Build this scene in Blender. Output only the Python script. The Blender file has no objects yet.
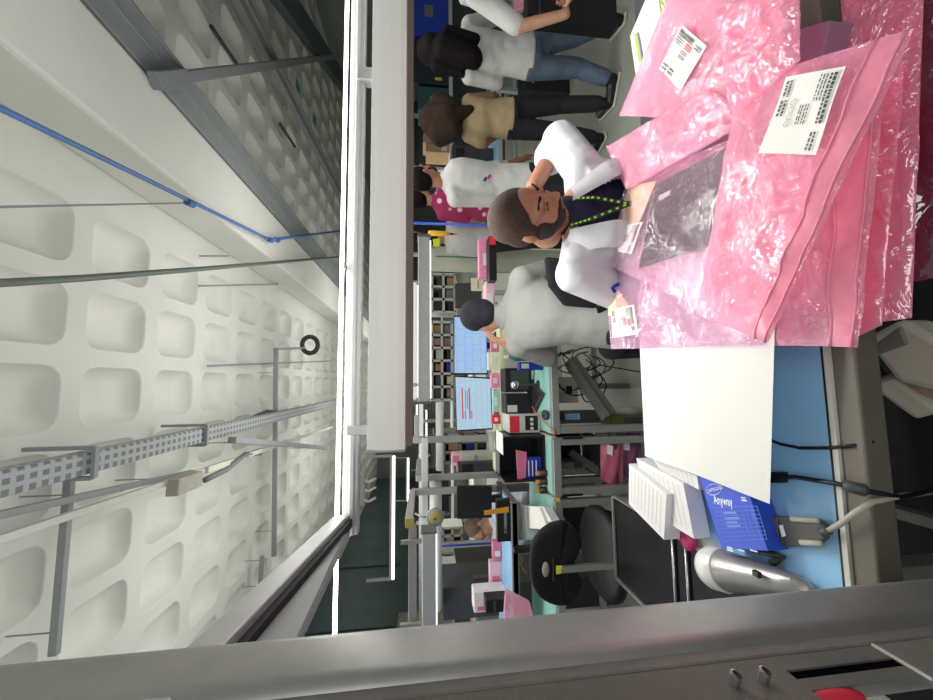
import bpy, bmesh, math, random
from mathutils import Vector as V, Matrix, noise, Quaternion
random.seed(7)
PI = math.pi
SC = bpy.context.scene
COL = SC.collection
R_ = math.radians
# ------------------------------------------------------------------ camera (photo is taken with the phone on its side)
FPX, CX, CY = 360.0, 466.5, 350.0
CAM = V((0, 0, 1.60)); YAW, PITCH = R_(5), R_(7)
FW = V((math.sin(YAW)*math.cos(PITCH), math.cos(YAW)*math.cos(PITCH), -math.sin(PITCH)))
RT = V((math.cos(YAW), -math.sin(YAW), 0))
UP = RT.cross(FW)
cd = bpy.data.cameras.new('camera'); cam = bpy.data.objects.new('camera', cd); COL.objects.link(cam)
M = Matrix.Identity(4)
for i, c in enumerate((-UP, RT, -FW)):
    for j in range(3): M[j][i] = c[j]
for j in range(3): M[j][3] = CAM[j]
cam.matrix_world = M
cd.sensor_fit = 'HORIZONTAL'; cd.sensor_width = 36; cd.lens = 36*FPX/933; cd.clip_start = .02; cd.clip_end = 200
SC.camera = cam
def ray(x, y): return FW + RT*((CY-y)/FPX) + UP*((CX-x)/FPX)
def W(x, y, d): return CAM + ray(x, y)*d                 # a photo direction at forward distance d
def hit(x, y, ax, val):                                   # where that direction meets a world plane
    r = ray(x, y); t = (val-CAM[ax])/r[ax]; return CAM + r*t
def HZ(x, y, z): return hit(x, y, 2, z)
def HY(x, y, Y): return hit(x, y, 1, Y)
def HX(x, y, X): return hit(x, y, 0, X)
# ------------------------------------------------------------------ materials
MATS = {}
def nodes(name):
    m = bpy.data.materials.new(name); m.use_nodes = True
    nt = m.node_tree; b = nt.nodes['Principled BSDF']; return m, nt, b
def mat(name, col=None, rough=.5, metal=0, var=.06, scale=8, bump=0, bscale=60, emit=0, spec=.5, alpha=1, trans=0, bdist=.01):
    if name in MATS: return MATS[name]
    m, nt, b = nodes(name)
    N = nt.nodes; L = nt.links
    c = tuple(col)+(1,)
    tc = N.new('ShaderNodeTexCoord')
    nz = N.new('ShaderNodeTexNoise'); nz.inputs['Scale'].default_value = scale; nz.inputs['Detail'].default_value = 4
    L.new(tc.outputs['Object'], nz.inputs['Vector'])
    rp = N.new('ShaderNodeValToRGB')
    rp.color_ramp.elements[0].position = .3; rp.color_ramp.elements[1].position = .7
    rp.color_ramp.elements[0].color = tuple(max(0, v*(1-var)) for v in col)+(1,)
    rp.color_ramp.elements[1].color = tuple(min(1, v*(1+var)) for v in col)+(1,)
    L.new(nz.outputs['Fac'], rp.inputs['Fac']); L.new(rp.outputs['Color'], b.inputs['Base Color'])
    b.inputs['Roughness'].default_value = rough; b.inputs['Metallic'].default_value = metal
    b.inputs['Specular IOR Level'].default_value = spec
    b.inputs['Alpha'].default_value = alpha; b.inputs['Transmission Weight'].default_value = trans
    if emit:
        b.inputs['Emission Color'].default_value = c; b.inputs['Emission Strength'].default_value = emit
    if bump:
        n2 = N.new('ShaderNodeTexNoise'); n2.inputs['Scale'].default_value = bscale; n2.inputs['Detail'].default_value = 5 if bdist < .02 else 1.5
        L.new(tc.outputs['Object'], n2.inputs['Vector'])
        bp = N.new('ShaderNodeBump'); bp.inputs['Strength'].default_value = bump; bp.inputs['Distance'].default_value = bdist
        L.new(n2.outputs['Fac'], bp.inputs['Height']); L.new(bp.outputs['Normal'], b.inputs['Normal'])
    MATS[name] = m; return m
def srgb(r, g, b):
    f = lambda c: (c/255/12.92) if c/255 <= .04045 else ((c/255+.055)/1.055)**2.4
    return (f(r), f(g), f(b))
alu = mat('aluminium', srgb(172,172,168), .42, .55, .05, 30)
alu_l = mat('pale_aluminium', srgb(205,207,205), .45, .35, .04, 20)
alu_d = mat('dull_aluminium', srgb(128,127,120), .55, .35, .08, 20, .15, 250)
groove = mat('groove_dark', srgb(40,40,40), .7)
white = mat('white_enamel', srgb(232,232,226), .4, 0, .02)
offw = mat('off_white', srgb(205,206,196), .6, 0, .05)
black = mat('black_plastic', srgb(20,20,22), .4, 0, .2)
blackf = mat('black_fabric', srgb(12,12,13), .9, 0, .25, 40, .3, 300)
dgrey = mat('dark_grey', srgb(62,64,66), .5, 0, .1)
mgrey = mat('mid_grey', srgb(120,122,122), .5, 0, .08)
steel = mat('steel', srgb(190,190,190), .22, .9, .05)
blue_mat = mat('blue_mat', srgb(142,192,230), .45, 0, .03, 5)
teal_mat = mat('teal_mat', srgb(150,205,192), .5, 0, .04, 5)
green_edge = mat('pale_green_mat', srgb(208,214,168), .5, 0, .04)
paper = mat('paper', srgb(244,243,236), .7, 0, .02, 3)
ink = mat('ink', srgb(70,70,74), .7)
inkl = mat('faint_ink', srgb(160,160,158), .7)
pinkish = mat('pink_solid', srgb(222,120,150), .4, 0, .1)
magenta = mat('magenta_plastic', srgb(196,52,110), .4, 0, .1)
orange = mat('orange_plastic', srgb(222,150,50), .45, 0, .06)
yellow = mat('yellow_label', srgb(226,214,60), .5)
blue_d = mat('deep_blue', srgb(28,52,160), .45, 0, .1)
blue_b = mat('bright_blue', srgb(50,90,220), .4, 0, .05)
red = mat('red_plastic', srgb(226,50,74), .5, 0, .1)
cardb = mat('cardboard', srgb(170,138,104), .8, 0, .08)
beige = mat('beige_card', srgb(222,200,165), .8, 0, .05)
skin1 = mat('skin_warm', srgb(172,122,96), .55, 0, .08, 30)
skin2 = mat('skin_light', srgb(200,150,122), .55, 0, .08, 30)
hair_d = mat('hair_dark', srgb(20,16,16), .75, 0, .35, 60, .4, 160, spec=.15)
hair_b = mat('hair_brown', srgb(54,42,34), .8, 0, .3, 60, .5, 160, spec=.15)
cloth_w = mat('cloth_white', srgb(206,206,202), .85, 0, .05, 6, .5, 7, bdist=.05)
cloth_g = mat('cloth_grey', srgb(150,152,146), .85, 0, .06, 6, .5, 7, bdist=.05)
cloth_n = mat('cloth_navy', srgb(26,30,58), .85, 0, .15, 10, .5, 7, bdist=.05)
cloth_be = mat('cloth_beige', srgb(178,158,120), .85, 0, .08, 8, .5, 7, bdist=.05)
cloth_k = mat('cloth_black', srgb(36,38,42), .9, 0, .15, 8, .5, 7, bdist=.05)
denim = mat('denim', srgb(92,108,128), .85, 0, .15, 10, .5, 8, bdist=.04)
led = mat('led_glow', (1, .99, .95), .3, emit=11)
led_s = mat('led_soft', (1, .99, .95), .3, emit=2.2)
# ------------------------------------------------------------------ mesh helpers
ORG = {}
class MB:
    def __init__(s): s.bm = bmesh.new(); s.mi = 0
    def _v(s, p): return s.bm.verts.new(p)
    def face(s, vs):
        try:
            f = s.bm.faces.new(vs); f.material_index = s.mi; return f
        except ValueError: return None
    def poly(s, pts): return s.face([s._v(p) for p in pts])
    def box(s, c, size, rot=None):
        c = V(c); hx, hy, hz = (k/2 for k in size); vs = []
        for dx, dy, dz in ((-1,-1,-1),(1,-1,-1),(1,1,-1),(-1,1,-1),(-1,-1,1),(1,-1,1),(1,1,1),(-1,1,1)):
            p = V((dx*hx, dy*hy, dz*hz))
            if rot is not None: p = rot @ p
            vs.append(s._v(c+p))
        for q in ((0,3,2,1),(4,5,6,7),(0,1,5,4),(1,2,6,5),(2,3,7,6),(3,0,4,7)): s.face([vs[i] for i in q])
        return s
    def slab(s, q, n, t):                    # quad q (4 points) thickened by t along n
        n = V(n); a = [s._v(V(p)) for p in q]; b = [s._v(V(p)+n*t) for p in q]
        k = len(q)
        s.face(a[::-1]); s.face(b)
        for i in range(k): s.face([a[i], a[(i+1) % k], b[(i+1) % k], b[i]])
        return s
    def bar(s, p0, p1, w, h, up=(0, 0, 1)):
        p0, p1 = V(p0), V(p1); d = (p1-p0); L = d.length; d.normalize()
        u = V(up)
        if abs(d.dot(u)) > .95: u = V((0, 1, 0))
        a = d.cross(u).normalized(); b = a.cross(d).normalized()
        rot = Matrix((a, d, b)).transposed()
        return s.box((p0+p1)/2, (w, L, h), rot)
    def ring(s, c, a, b, ra, rb, n): return [s._v(c + a*(ra*math.cos(2*PI*i/n)) + b*(rb*math.sin(2*PI*i/n))) for i in range(n)]
    def tube(s, pts, r, n=10, caps=True):
        pts = [V(p) for p in pts]; rs = r if isinstance(r, (list, tuple)) else [r]*len(pts)
        prev = None; a = None
        for i, p in enumerate(pts):
            d = (pts[min(i+1, len(pts)-1)] - pts[max(i-1, 0)]).normalized()
            if a is None:
                u = V((0, 0, 1)) if abs(d.z) < .9 else V((1, 0, 0))
                a = d.cross(u).normalized()
            else: a = (a - d*a.dot(d)).normalized()
            b = d.cross(a)
            rg = s.ring(p, a, b, rs[i], rs[i], n)
            if prev:
                for k in range(n): s.face([prev[k], prev[(k+1) % n], rg[(k+1) % n], rg[k]])
            elif caps: s.face(rg[::-1])
            prev = rg
        if caps: s.face(prev)
        return s
    def lathe(s, c, axis, prof, n=20):       # prof: (radius, height along axis)
        c = V(c); ax = V(axis).normalized(); u = V((0, 0, 1)) if abs(ax.z) < .9 else V((1, 0, 0))
        a = ax.cross(u).normalized(); b = ax.cross(a); prev = None
        for r, h in prof:
            rg = s.ring(c+ax*h, a, b, max(r, 1e-4), max(r, 1e-4), n)
            if prev:
                for k in range(n): s.face([prev[k], prev[(k+1) % n], rg[(k+1) % n], rg[k]])
            prev = rg
            if h == prof[0][1] and r == prof[0][0] and len(s.bm.faces) == 0: pass
        s.face(prev)
        return s
    def ell(s, c, rad, rot=None, nu=16, nv=10):
        c = V(c); rows = []
        for j in range(nv+1):
            t = PI*j/nv; row = []
            for i in range(nu):
                p = V((rad[0]*math.sin(t)*math.cos(2*PI*i/nu), rad[1]*math.sin(t)*math.sin(2*PI*i/nu), rad[2]*math.cos(t)))
                if rot is not None: p = rot @ p
                row.append(c+p)
            rows.append(row)
        top = s._v(sum(rows[0], V())/nu); bot = s._v(sum(rows[-1], V())/nu)
        rr = [[s._v(p) for p in row] for row in rows[1:-1]]
        for i in range(nu):
            k = (i+1) % nu
            s.face([top, rr[0][i], rr[0][k]]); s.face([bot, rr[-1][k], rr[-1][i]])
            for j in range(len(rr)-1): s.face([rr[j][i], rr[j+1][i], rr[j+1][k], rr[j][k]])
        return s
    def cap(s, p0, p1, r0, r1=None, n=12):   # capsule with taper
        r1 = r0 if r1 is None else r1; p0, p1 = V(p0), V(p1)
        d = p1-p0; L = d.length
        if L < 1e-5: return s.ell(p0, (r0, r0, r0))
        d.normalize(); pts, rs = [], []
        for k in range(5):
            a = PI/2*(1-k/5.0); pts.append(p0 - d*(r0*math.sin(a))); rs.append(max(1e-4, r0*math.cos(a)))
        for k in range(6):
            a = PI/2*k/5.0; pts.append(p1 + d*(r1*math.sin(a))); rs.append(max(1e-4, r1*math.cos(a)))
        return s.tube(pts, rs, n)
    def grid(s, f, nu, nv, close=False):
        vs = [[s._v(f(i/nu, j/nv)) for j in range(nv+1)] for i in range(nu+1)]
        for i in range(nu):
            for j in range(nv): s.face([vs[i][j], vs[i+1][j], vs[i+1][j+1], vs[i][j+1]])
        return vs
    def mesh(s, name, mats, org, smooth=False, bevel=0):
        bmesh.ops.recalc_face_normals(s.bm, faces=s.bm.faces[:])
        if bevel:
            es = [e for e in s.bm.edges if len(e.link_faces) == 2 and e.calc_face_angle(0) > .6]
            bmesh.ops.bevel(s.bm, geom=es, offset=bevel, segments=2, profile=.5, affect='EDGES', clamp_overlap=True)
        for v in s.bm.verts: v.co -= org
        me = bpy.data.meshes.new(name); s.bm.to_mesh(me); s.bm.free()
        for m in (mats if isinstance(mats, (list, tuple)) else [mats]): me.materials.append(m)
        if smooth:
            for p in me.polygons: p.use_smooth = True
        return me
    def center(s):
        bb = [v.co for v in s.bm.verts]
        return V(((min(v.x for v in bb)+max(v.x for v in bb))/2, (min(v.y for v in bb)+max(v.y for v in bb))/2, min(v.z for v in bb)))
    def build(s, name, mats, parent=None, smooth=False, bevel=0):
        org = ORG[parent.name] if parent else s.center()
        o = bpy.data.objects.new(name, s.mesh(name, mats, org, smooth, bevel)); COL.objects.link(o)
        if parent: o.parent = parent
        else: o.location = org
        ORG[o.name] = org.copy()
        return o
def tag(o, label, cat, group=None):
    o['label'] = label; o['category'] = cat
    if group: o['group'] = group
    return o
def thing(name, loc, label, cat, group=None):
    o = bpy.data.objects.new(name, None); COL.objects.link(o); o.location = loc; o.empty_display_size = .05
    ORG[o.name] = V(loc); return tag(o, label, cat, group)
def struct(mb, name, mats, **k):
    o = mb.build(name, mats, None, **k); o['kind'] = 'structure'; return o
def dup(root, delta, label, group=None):
    r = root.copy(); COL.objects.link(r); r.location = root.location + V(delta); r['label'] = label
    if group: r['group'] = group
    ORG[r.name] = ORG[root.name] + V(delta)
    for ch in list(root.children):
        c = ch.copy(); COL.objects.link(c); c.parent = r
        for g in list(ch.children):
            d = g.copy(); COL.objects.link(d); d.parent = c
    return r
def remesh(mb, name, mats, parent, voxel, smooth_it=3, fac=.5):
    """joined primitives -> one continuous skin"""
    bmesh.ops.recalc_face_normals(mb.bm, faces=mb.bm.faces[:])
    me = bpy.data.meshes.new('tmp'); mb.bm.to_mesh(me); org = ORG[parent.name] if parent else mb.center(); mb.bm.free()
    t = bpy.data.objects.new('tmp', me); COL.objects.link(t)
    m = t.modifiers.new('r', 'REMESH'); m.mode = 'VOXEL'; m.voxel_size = voxel
    if smooth_it:
        m = t.modifiers.new('s', 'SMOOTH'); m.iterations = smooth_it; m.factor = fac
    dg = bpy.context.evaluated_depsgraph_get(); dg.update()
    e = bpy.data.meshes.new_from_object(t.evaluated_get(dg))
    bpy.data.objects.remove(t); bpy.data.meshes.remove(me)
    e.name = name
    e.transform(Matrix.Translation(-org))
    e.materials.clear()
    for k in (mats if isinstance(mats, (list, tuple)) else [mats]): e.materials.append(k)
    for p in e.polygons: p.use_smooth = True
    o = bpy.data.objects.new(name, e); COL.objects.link(o)
    if parent: o.parent = parent
    else: o.location = org
    ORG[o.name] = org.copy()
    return o
def text_mesh(mb, s, o, ax, ay, h, n=None, lift=.0006, sx=1, bold=0):
    """lettering as filled outlines laid on a plane: origin o, reading direction ax, up direction ay, cap height h"""
    cu = bpy.data.curves.new('t', 'FONT'); cu.body = s; cu.size = 1; cu.resolution_u = 2; cu.offset = bold
    t = bpy.data.objects.new('t', cu); COL.objects.link(t)
    dg = bpy.context.evaluated_depsgraph_get(); dg.update()
    me = bpy.data.meshes.new_from_object(t.evaluated_get(dg))
    ax = V(ax).normalized(); ay = V(ay).normalized(); n = ax.cross(ay) if n is None else V(n)
    vs = [mb._v(V(o) + ax*(v.co.x*h/.72*sx) + ay*(v.co.y*h/.72) + n*lift) for v in me.vertices]
    for p in me.polygons: mb.face([vs[i] for i in p.vertices])
    w = (max((v.co.x for v in me.vertices), default=0))*h/.72
    bpy.data.objects.remove(t); bpy.data.curves.remove(cu); bpy.data.meshes.remove(me)
    return w
# ------------------------------------------------------------------ room shell
ZC = 4.8
m_ceil = mat('plaster_white', srgb(222,222,214), .9, 0, .03, 2)
m_floor = mat('floor_grey_green', srgb(158,162,150), .45, 0, .06, 1.5)
m_teal = mat('dark_teal_wall', srgb(84,102,102), .3, 0, .15, .8)
m_wall = mat('far_wall_pale', srgb(150,156,152), .8, 0, .05, 1)
m_duct = mat('duct_grey', srgb(150,154,154), .6, .2, .06, 6)
mb = MB(); mb.poly([(-9,-2,0),(12,-2,0),(12,30,0),(-9,30,0)]); struct(mb, 'floor', m_floor)
# waffle ceiling: every coffer is a rounded opening that domes upwards
mb = MB(); px, py = .75, .935; x0, y0 = .265-.75*10, 3.74-.935*3
def rrect(cx, cy, hx, hy, r, z):
    pts = []
    for k, (sx, sy) in enumerate(((1,1),(-1,1),(-1,-1),(1,-1))):
        for j in range(4):
            a = PI/2*k + PI/2*j/3
            pts.append((cx+sx*(hx-r)+r*math.cos(a), cy+sy*(hy-r)+r*math.sin(a), z))
    return pts
for i in range(25):
    for j in range(29):
        cx, cy = x0+(i+.5)*px, y0+(j+.5)*py
        xa, xb, ya, yb = cx-px/2, cx+px/2, cy-py/2, cy+py/2
        if 2.0 < cx < 3.3: 
            mb.poly([(xa,ya,ZC),(xa,yb,ZC),(xb,yb,ZC),(xb,ya,ZC)]); continue
        outer = [[mb._v(p) for p in ((xb,yb,ZC),)], ]
        loops = []
        for ins, r, z in ((0,.15,0),(.008,.146,.018),(.022,.142,.05),(.05,.136,.10),(.09,.125,.145),(.15,.1,.175)):
            loops.append([mb._v(p) for p in rrect(cx, cy, .292-ins, .372-ins, r, ZC+z)])
        cor = [mb._v((xb,yb,ZC)), mb._v((xa,yb,ZC)), mb._v((xa,ya,ZC)), mb._v((xb,ya,ZC))]
        l = loops[0]
        for k in range(4):
            for q in range(3): mb.face([cor[k], l[k*4+q], l[k*4+q+1]])
            mb.face([cor[k], l[k*4+3], l[(k*4+4) % 16], cor[(k+1) % 4]])
        for a, b in zip(loops, loops[1:]):
            for q in range(16): mb.face([a[q], b[q], b[(q+1) % 16], a[(q+1) % 16]])
        mb.face(loops[-1])
co_ = struct(mb, 'ceiling', m_ceil)
for p_ in co_.data.polygons: p_.use_smooth = p_.center.z > .004
mb = MB(); mb.box((2.55,12,4.5),(.82,30,.6)); struct(mb, 'trim_1', m_ceil, bevel=.04)          # dropped beam
mb = MB(); mb.poly([(-6.9,-2,0),(-6.9,27,0),(-6.9,27,4.8),(-6.9,-2,4.8)])
struct(mb, 'wall_left', m_teal)
mb = MB(); mb.poly([(-9,27,0),(12,27,0),(12,27,5),(-9,27,5)]); struct(mb, 'wall_back', m_wall)
mb = MB(); mb.poly([(11.5,-2,0),(11.5,27,0),(11.5,27,5),(11.5,-2,5)]); struct(mb, 'wall_right', m_wall)
mb = MB(); mb.box((-6.86,7,1.15),(.06,9,2.3)); struct(mb, 'trim_2', mat('pale_panel', srgb(158,156,146), .7), bevel=.005)
for k, y in enumerate((3.2,5.6,8.2,11.0,14.5)):
    mb = MB(); mb.box((-6.87,y,3.6),(.05,.05,2.4)); struct(mb, 'trim_%d' % (k+3), m_teal)
# ------------------------------------------------------------------ ceiling services
mb = MB(); mb.box((3.22,12,4.28),(.46,30,.14)); mb.box((3.22,12,4.20),(.03,30,.03)); mb.box((3.42,12,4.2),(.05,30,.04))
o = mb.build('cable_duct', m_duct, bevel=.006)
tag(o, 'grey metal duct running along the white ceiling beam, right of the blue pipe', 'duct')
a, b = HZ(238,0,4.3), HZ(326,168,4.3)
mb = MB(); mb.bar(a+(a-b)*.3, b+(b-a)*.6, .16, .12); mb.bar(a+(a-b)*.3+V((.1,0,-.08)), b+(b-a)*.6+V((.1,0,-.08)), .05, .05)
tag(mb.build('cable_duct', m_duct, bevel=.006), 'narrow grey conduit duct under the coffers at far right, beside the green exit signs', 'duct')
a, b = HZ(285,0,4.2), HZ(327,60,4.2)
mb = MB(); mb.bar(a+(a-b)*.6, b+(b-a)*.8, .5, .2)
tag(mb.build('air_duct', mat('duct_teal', srgb(92,106,108), .5, .2), bevel=.01), 'dark teal wide air duct at the far right under the ceiling', 'duct')
for (x, y), lb in (((295,88),'nearer of two white ceiling boxes with a green sign face'), ((312,121),'farther of two white ceiling boxes with a green sign face')):
    p = HZ(x, y, 4.25)
    t = thing('exit_sign', p, lb, 'sign', 'green lit signs on ceiling boxes')
    mb = MB(); mb.box(p, (.5,.34,.12)); mb.build('housing', offw, t, bevel=.02)
    mb = MB(); mb.box(p+V((0,-.02,-.065)), (.22,.22,.02)); mb.build('sign_face', mat('exit_green', srgb(60,150,110), .4), t, bevel=.004)
    mb = MB(); mb.box(p+V((0,.1,-.064)), (.12,.05,.02)); mb.build('sign_symbol', white, t)
# branch trunking
a, b = HZ(155,81,4.14), HZ(336,56,4.14)
mb = MB(); mb.bar(a, b, .11, .09); mb.bar(a, a+(b-a)*.06, .15, .1)
tag(mb.build('cable_trunking', m_duct, bevel=.006), 'grey trunking branching off the duct towards the right wall', 'trunking')
# blue pipe
pts = [HZ(0,108,4.12)]; p0 = HZ(270,240,4.12)
pts = [pts[0]+(pts[0]-p0)*.8]+[pts[0].lerp(p0, k/8) for k in range(9)]
t = thing('air_pipe', p0, 'bright blue air pipe slanting under the white beam with a bent end', 'pipe')
bp_ = mat('blue_pipe', srgb(84,122,184), .4)
mb = MB(); mb.tube(pts, .022); mb.build('pipe', bp_, t, smooth=True)
mb = MB(); mb.tube([p0, p0.lerp(HZ(340,231,4.12), .25), HZ(340,231,4.12)], .026); mb.build('branch_pipe', bp_, t, smooth=True)
q = pts[0].lerp(p0, .72); q = HZ(190,203,4.12)
for c in (q, p0, HZ(277,240,4.12)):
    mb = MB(); mb.lathe(c-(p0-pts[0]).normalized()*.05, (p0-pts[0]), [(.001,0),(.04,0),(.04,.1),(.001,.1)], 12); mb.build('pipe_clamp', mat('pipe_clamp', srgb(70,104,160), .5), t)
def wire(name, pa, pb, r, m, lb, cat, mids=()):
    mb = MB(); mb.tube([pa, *mids, pb], r, 8); return tag(mb.build(name, m, smooth=True), lb, cat)
wire('hanging_wire', HZ(0,207,4.3)+(HZ(0,207,4.3)-HZ(188,203,4.14))*.6, HZ(188,203,4.14), .008, m_duct, 'thin grey wire running to the clamp on the blue pipe', 'wire')
wire('conduit_pipe', HZ(0,283,4.1)+(HZ(0,283,4.1)-HZ(85,278,4.1))*2.5, HZ(338,257,4.1), .026, mat('conduit_green', srgb(112,122,112), .5, .3), 'dark grey-green conduit crossing under the white beam below the blue pipe', 'conduit', (HZ(85,278,4.1), HZ(200,269,4.1)))
wire('ceiling_rod', HZ(208,366,4.7), HZ(330,361,4.7), .016, m_duct, 'thin rod along the coffers just left of the cable ring', 'rod')
wire('ceiling_rod', HZ(200,256,4.7), HZ(228,256,4.7), .012, m_duct, 'short thin rod between coffers beside the white beam, nearer one', 'rod')
wire('ceiling_rod', HZ(199,286,4.7), HZ(280,284,4.7), .012, m_duct, 'longer thin rod between coffers beside the white beam', 'rod')
wire('ceiling_rod', HZ(211,26,4.7), HZ(238,66,4.7), .03, dgrey, 'dark short rod on the right coffers, nearer of two', 'rod')
wire('ceiling_rod', HZ(280,124,4.7), HZ(295,147,4.7), .03, dgrey, 'dark short rod on the right coffers by the exit signs, farther of two', 'rod')
# perforated cable tray with hanger frames
def perf(name, col, sx, sy):
    m, nt, b = nodes(name); N = nt.nodes; L = nt.links
    tc = N.new('ShaderNodeTexCoord'); mp = N.new('ShaderNodeMapping'); mp.inputs['Scale'].default_value = (sx, sy, sx)
    L.new(tc.outputs['Object'], mp.inputs['Vector'])
    sp = N.new('ShaderNodeSeparateXYZ'); L.new(mp.outputs['Vector'], sp.inputs[0])
    def sw(out):
        f = N.new('ShaderNodeMath'); f.operation = 'FRACT'; L.new(out, f.inputs[0])
        g = N.new('ShaderNodeMath'); g.operation = 'COMPARE'; L.new(f.outputs[0], g.inputs[0]); g.inputs[1].default_value = .5; g.inputs[2].default_value = .28
        return g
    ad = N.new('ShaderNodeMath'); ad.operation = 'ADD'; L.new(sp.outputs['X'], ad.inputs[0]); L.new(sp.outputs['Z'], ad.inputs[1])
    a, c = sw(ad.outputs[0]), sw(sp.outputs['Y'])
    mu = N.new('ShaderNodeMath'); mu.operation = 'MULTIPLY'; L.new(a.outputs[0], mu.inputs[0]); L.new(c.outputs[0], mu.inputs[1])
    mx = N.new('ShaderNodeMix'); mx.data_type = 'RGBA'; L.new(mu.outputs[0], mx.inputs[0])
    mx.inputs[6].default_value = tuple(col)+(1,); mx.inputs[7].default_value = tuple(v*.45 for v in col)+(1,)
    L.new(mx.outputs[2], b.inputs['Base Color']); b.inputs['Roughness'].default_value = .6
    return m
m_perf = perf('perforated_tray', srgb(168,172,172), 14, 12)
t = thing('cable_tray', (-.62,6,4.22), 'long perforated grey cable tray hanging along the middle of the ceiling', 'cable tray')
mb = MB(); mb.box((-.62,6.6,4.25),(.16,11.5,.012)); mb.box((-.70,6.6,4.30),(.012,11.5,.1)); mb.box((-.54,6.6,4.31),(.012,11.5,.12)); mb.build('tray_channel', m_perf, t)
for x, y in ((94,458),(206,436)):
    p = HZ(x, y, 4.22); p.x = -.62
    mb = MB(); mb.box(p+V((0,0,-.01)), (.24,.04,.03)); mb.box(p+V((.12,0,.25)), (.03,.04,.5)); mb.box(p+V((-.12,0,.25)), (.03,.04,.5)); mb.build('hanger', m_duct, t)
mb = MB(); mb.tube([(-.6,5.0,4.36),(-.58,6.2,4.38),(-.5,7.0,4.4),(-.62,8,4.4),(-.62,11.5,4.38)], .03); mb.tube([(-.66,4.6,4.36),(-.66,7.2,4.39),(-.66,11.5,4.4)], .025); mb.build('cable', dgrey, t, smooth=True)
# long slim light rail
t = thing('light_rail', (-1.1,6,4.2), 'slim pale light rail with a ballast box slanting beside the cable tray', 'light')
a, b = HZ(0,539,4.2), HZ(332,427,4.2); d = b-a
mb = MB(); mb.bar(a-d*.35, b, .055, .05); mb.build('rail', offw, t, bevel=.005)
for x, y, L in ((206,470,.5),(247,455,.45),(285,443,.5)):
    p = HZ(x, y, 4.17); mb = MB(); mb.bar(p, p+d.normalized()*L, .07, .06); mb.build('rail_joint', mat('cream_plastic', srgb(214,210,192), .5), t, bevel=.005)
p = HZ(172,488,4.13); mb = MB(); mb.bar(p, p+d.normalized()*.42, .17, .12); mb.build('ballast_box', mat('ballast', srgb(168,164,150), .6), t, bevel=.01)
p = HZ(205,480,4.14); mb = MB(); mb.tube([p, p+V((0,.5,.02)), p+V((.1,1.0,.02)), p+V((0,1.6,.06))], .035); mb.build('flex_cable', mgrey, t, smooth=True)
# lateral bars
def lat(pa, pb, w, lb):
    mb = MB(); mb.bar(pa, pb, w, w*1.3)
    for k in (.12, .88): q = pa.lerp(pb, k); mb.bar(q, (q.x, q.y, ZC-.005), .012, .012)
    return tag(mb.build('support_bar', m_duct, bevel=.004), lb, 'bar')
lat(HZ(70,474,4.45), HZ(54,655,4.45), .045, 'grey support bar crossing the coffers at near left, below the tray end')
lat(HZ(0,482,4.33)+V((0,-2,0)), HZ(192,472,4.33), .05, 'slim grey bar running just under the cable tray')
lat(HZ(276,348,4.45), HZ(274,556,4.45), .06, 'thin grey bar crossing the ceiling far back, holding the cable ring')
lat(HZ(262,556,4.5), HZ(260,590,4.5), .05, 'short grey bar on the far left coffers')
lat(HZ(232,440,4.05), HZ(328,448,4.05), .08, 'grey rail piece under the slim light rail, far back')
p = HZ(310,345,4.3)
t = thing('cable_ring', p, 'dark coiled cable ring hanging from a bracket on the far ceiling bar', 'cable coil')
mb = MB(); A, B = RT, UP
mb.tube([p+A*(.2*math.cos(2*PI*k/20))+B*(.19*math.sin(2*PI*k/20)) for k in range(21)], .055, caps=False); mb.build('coil', dgrey, t, smooth=True)
mb = MB(); mb.bar(HZ(276,349,4.42), HZ(304,348,4.42), .05, .05); mb.build('bracket', m_duct, t)
# ------------------------------------------------------------------ frame of the near bench (post, rails, lamps)
t = thing('bench_post', (-.345,.45,0), 'thick grey aluminium post filling the bottom edge of the photo', 'post')
mb = MB()
prof = []
for (cx, cy, a0) in ((-.325,.469,0),(-.37,.469,90),(-.37,.42,180),(-.325,.42,270)):
    for j in range(6):
        a = R_(a0+90*j/5); r = .022
        prof.append((cx+r*math.cos(a)+.003, cy+r*math.sin(a)))
for z0, z1 in ((.0,2.9),):
    a = [mb._v((x,y,z0)) for x, y in prof]; b = [mb._v((x,y,z1)) for x, y in prof]
    for k in range(len(a)): mb.face([a[k], a[(k+1) % len(a)], b[(k+1) % len(a)], b[k]])
    mb.face(a[::-1]); mb.face(b)
mb.build('profile', alu, t, smooth=True)
mb = MB(); mb.box((-.322,.4075,1.45),(.03,.004,2.9)); mb.build('groove', groove, t)
mb = MB(); mb.box((-.324,.396,1.45),(.03,.020,2.9)); mb.build('edge_strip', alu_d, t, bevel=.003)
mb = MB()
def sp(y0, y1, z0, z1): mb.box((-.3112,(y0+y1)/2,(z0+z1)/2),(.0024,y1-y0,z1-z0))
sp(.300,.3855,1.216,2.5); sp(.367,.3855,1.084,1.216); sp(.342,.3555,1.084,1.216)
mb.build('side_plate', mat('plate_grey', srgb(112,110,102), .55, .3, .08, 20, .15, 250), t)
mb = MB(); mb.box((-.3142,.361,1.15),(.002,.022,.145)); mb.build('slot_shade', mat('slot_shade_black', srgb(8,8,14), .9, spec=.05), t)  # black plate stands in for the shade inside the slot
mb = MB(); mb.box((-.3145,.361,.95),(.011,.049,.262)); mb.build('end_bracket', alu_d, t, bevel=.001)
mb = MB(); mb.slab([(-.3075,.3855,1.0815),(-.3075,.336,1.0815),(-.3105,.336,1.0815),(-.3105,.3855,1.0815)], (0,0,1), .0018); mb.build('bracket_edge', offw, t)
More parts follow.
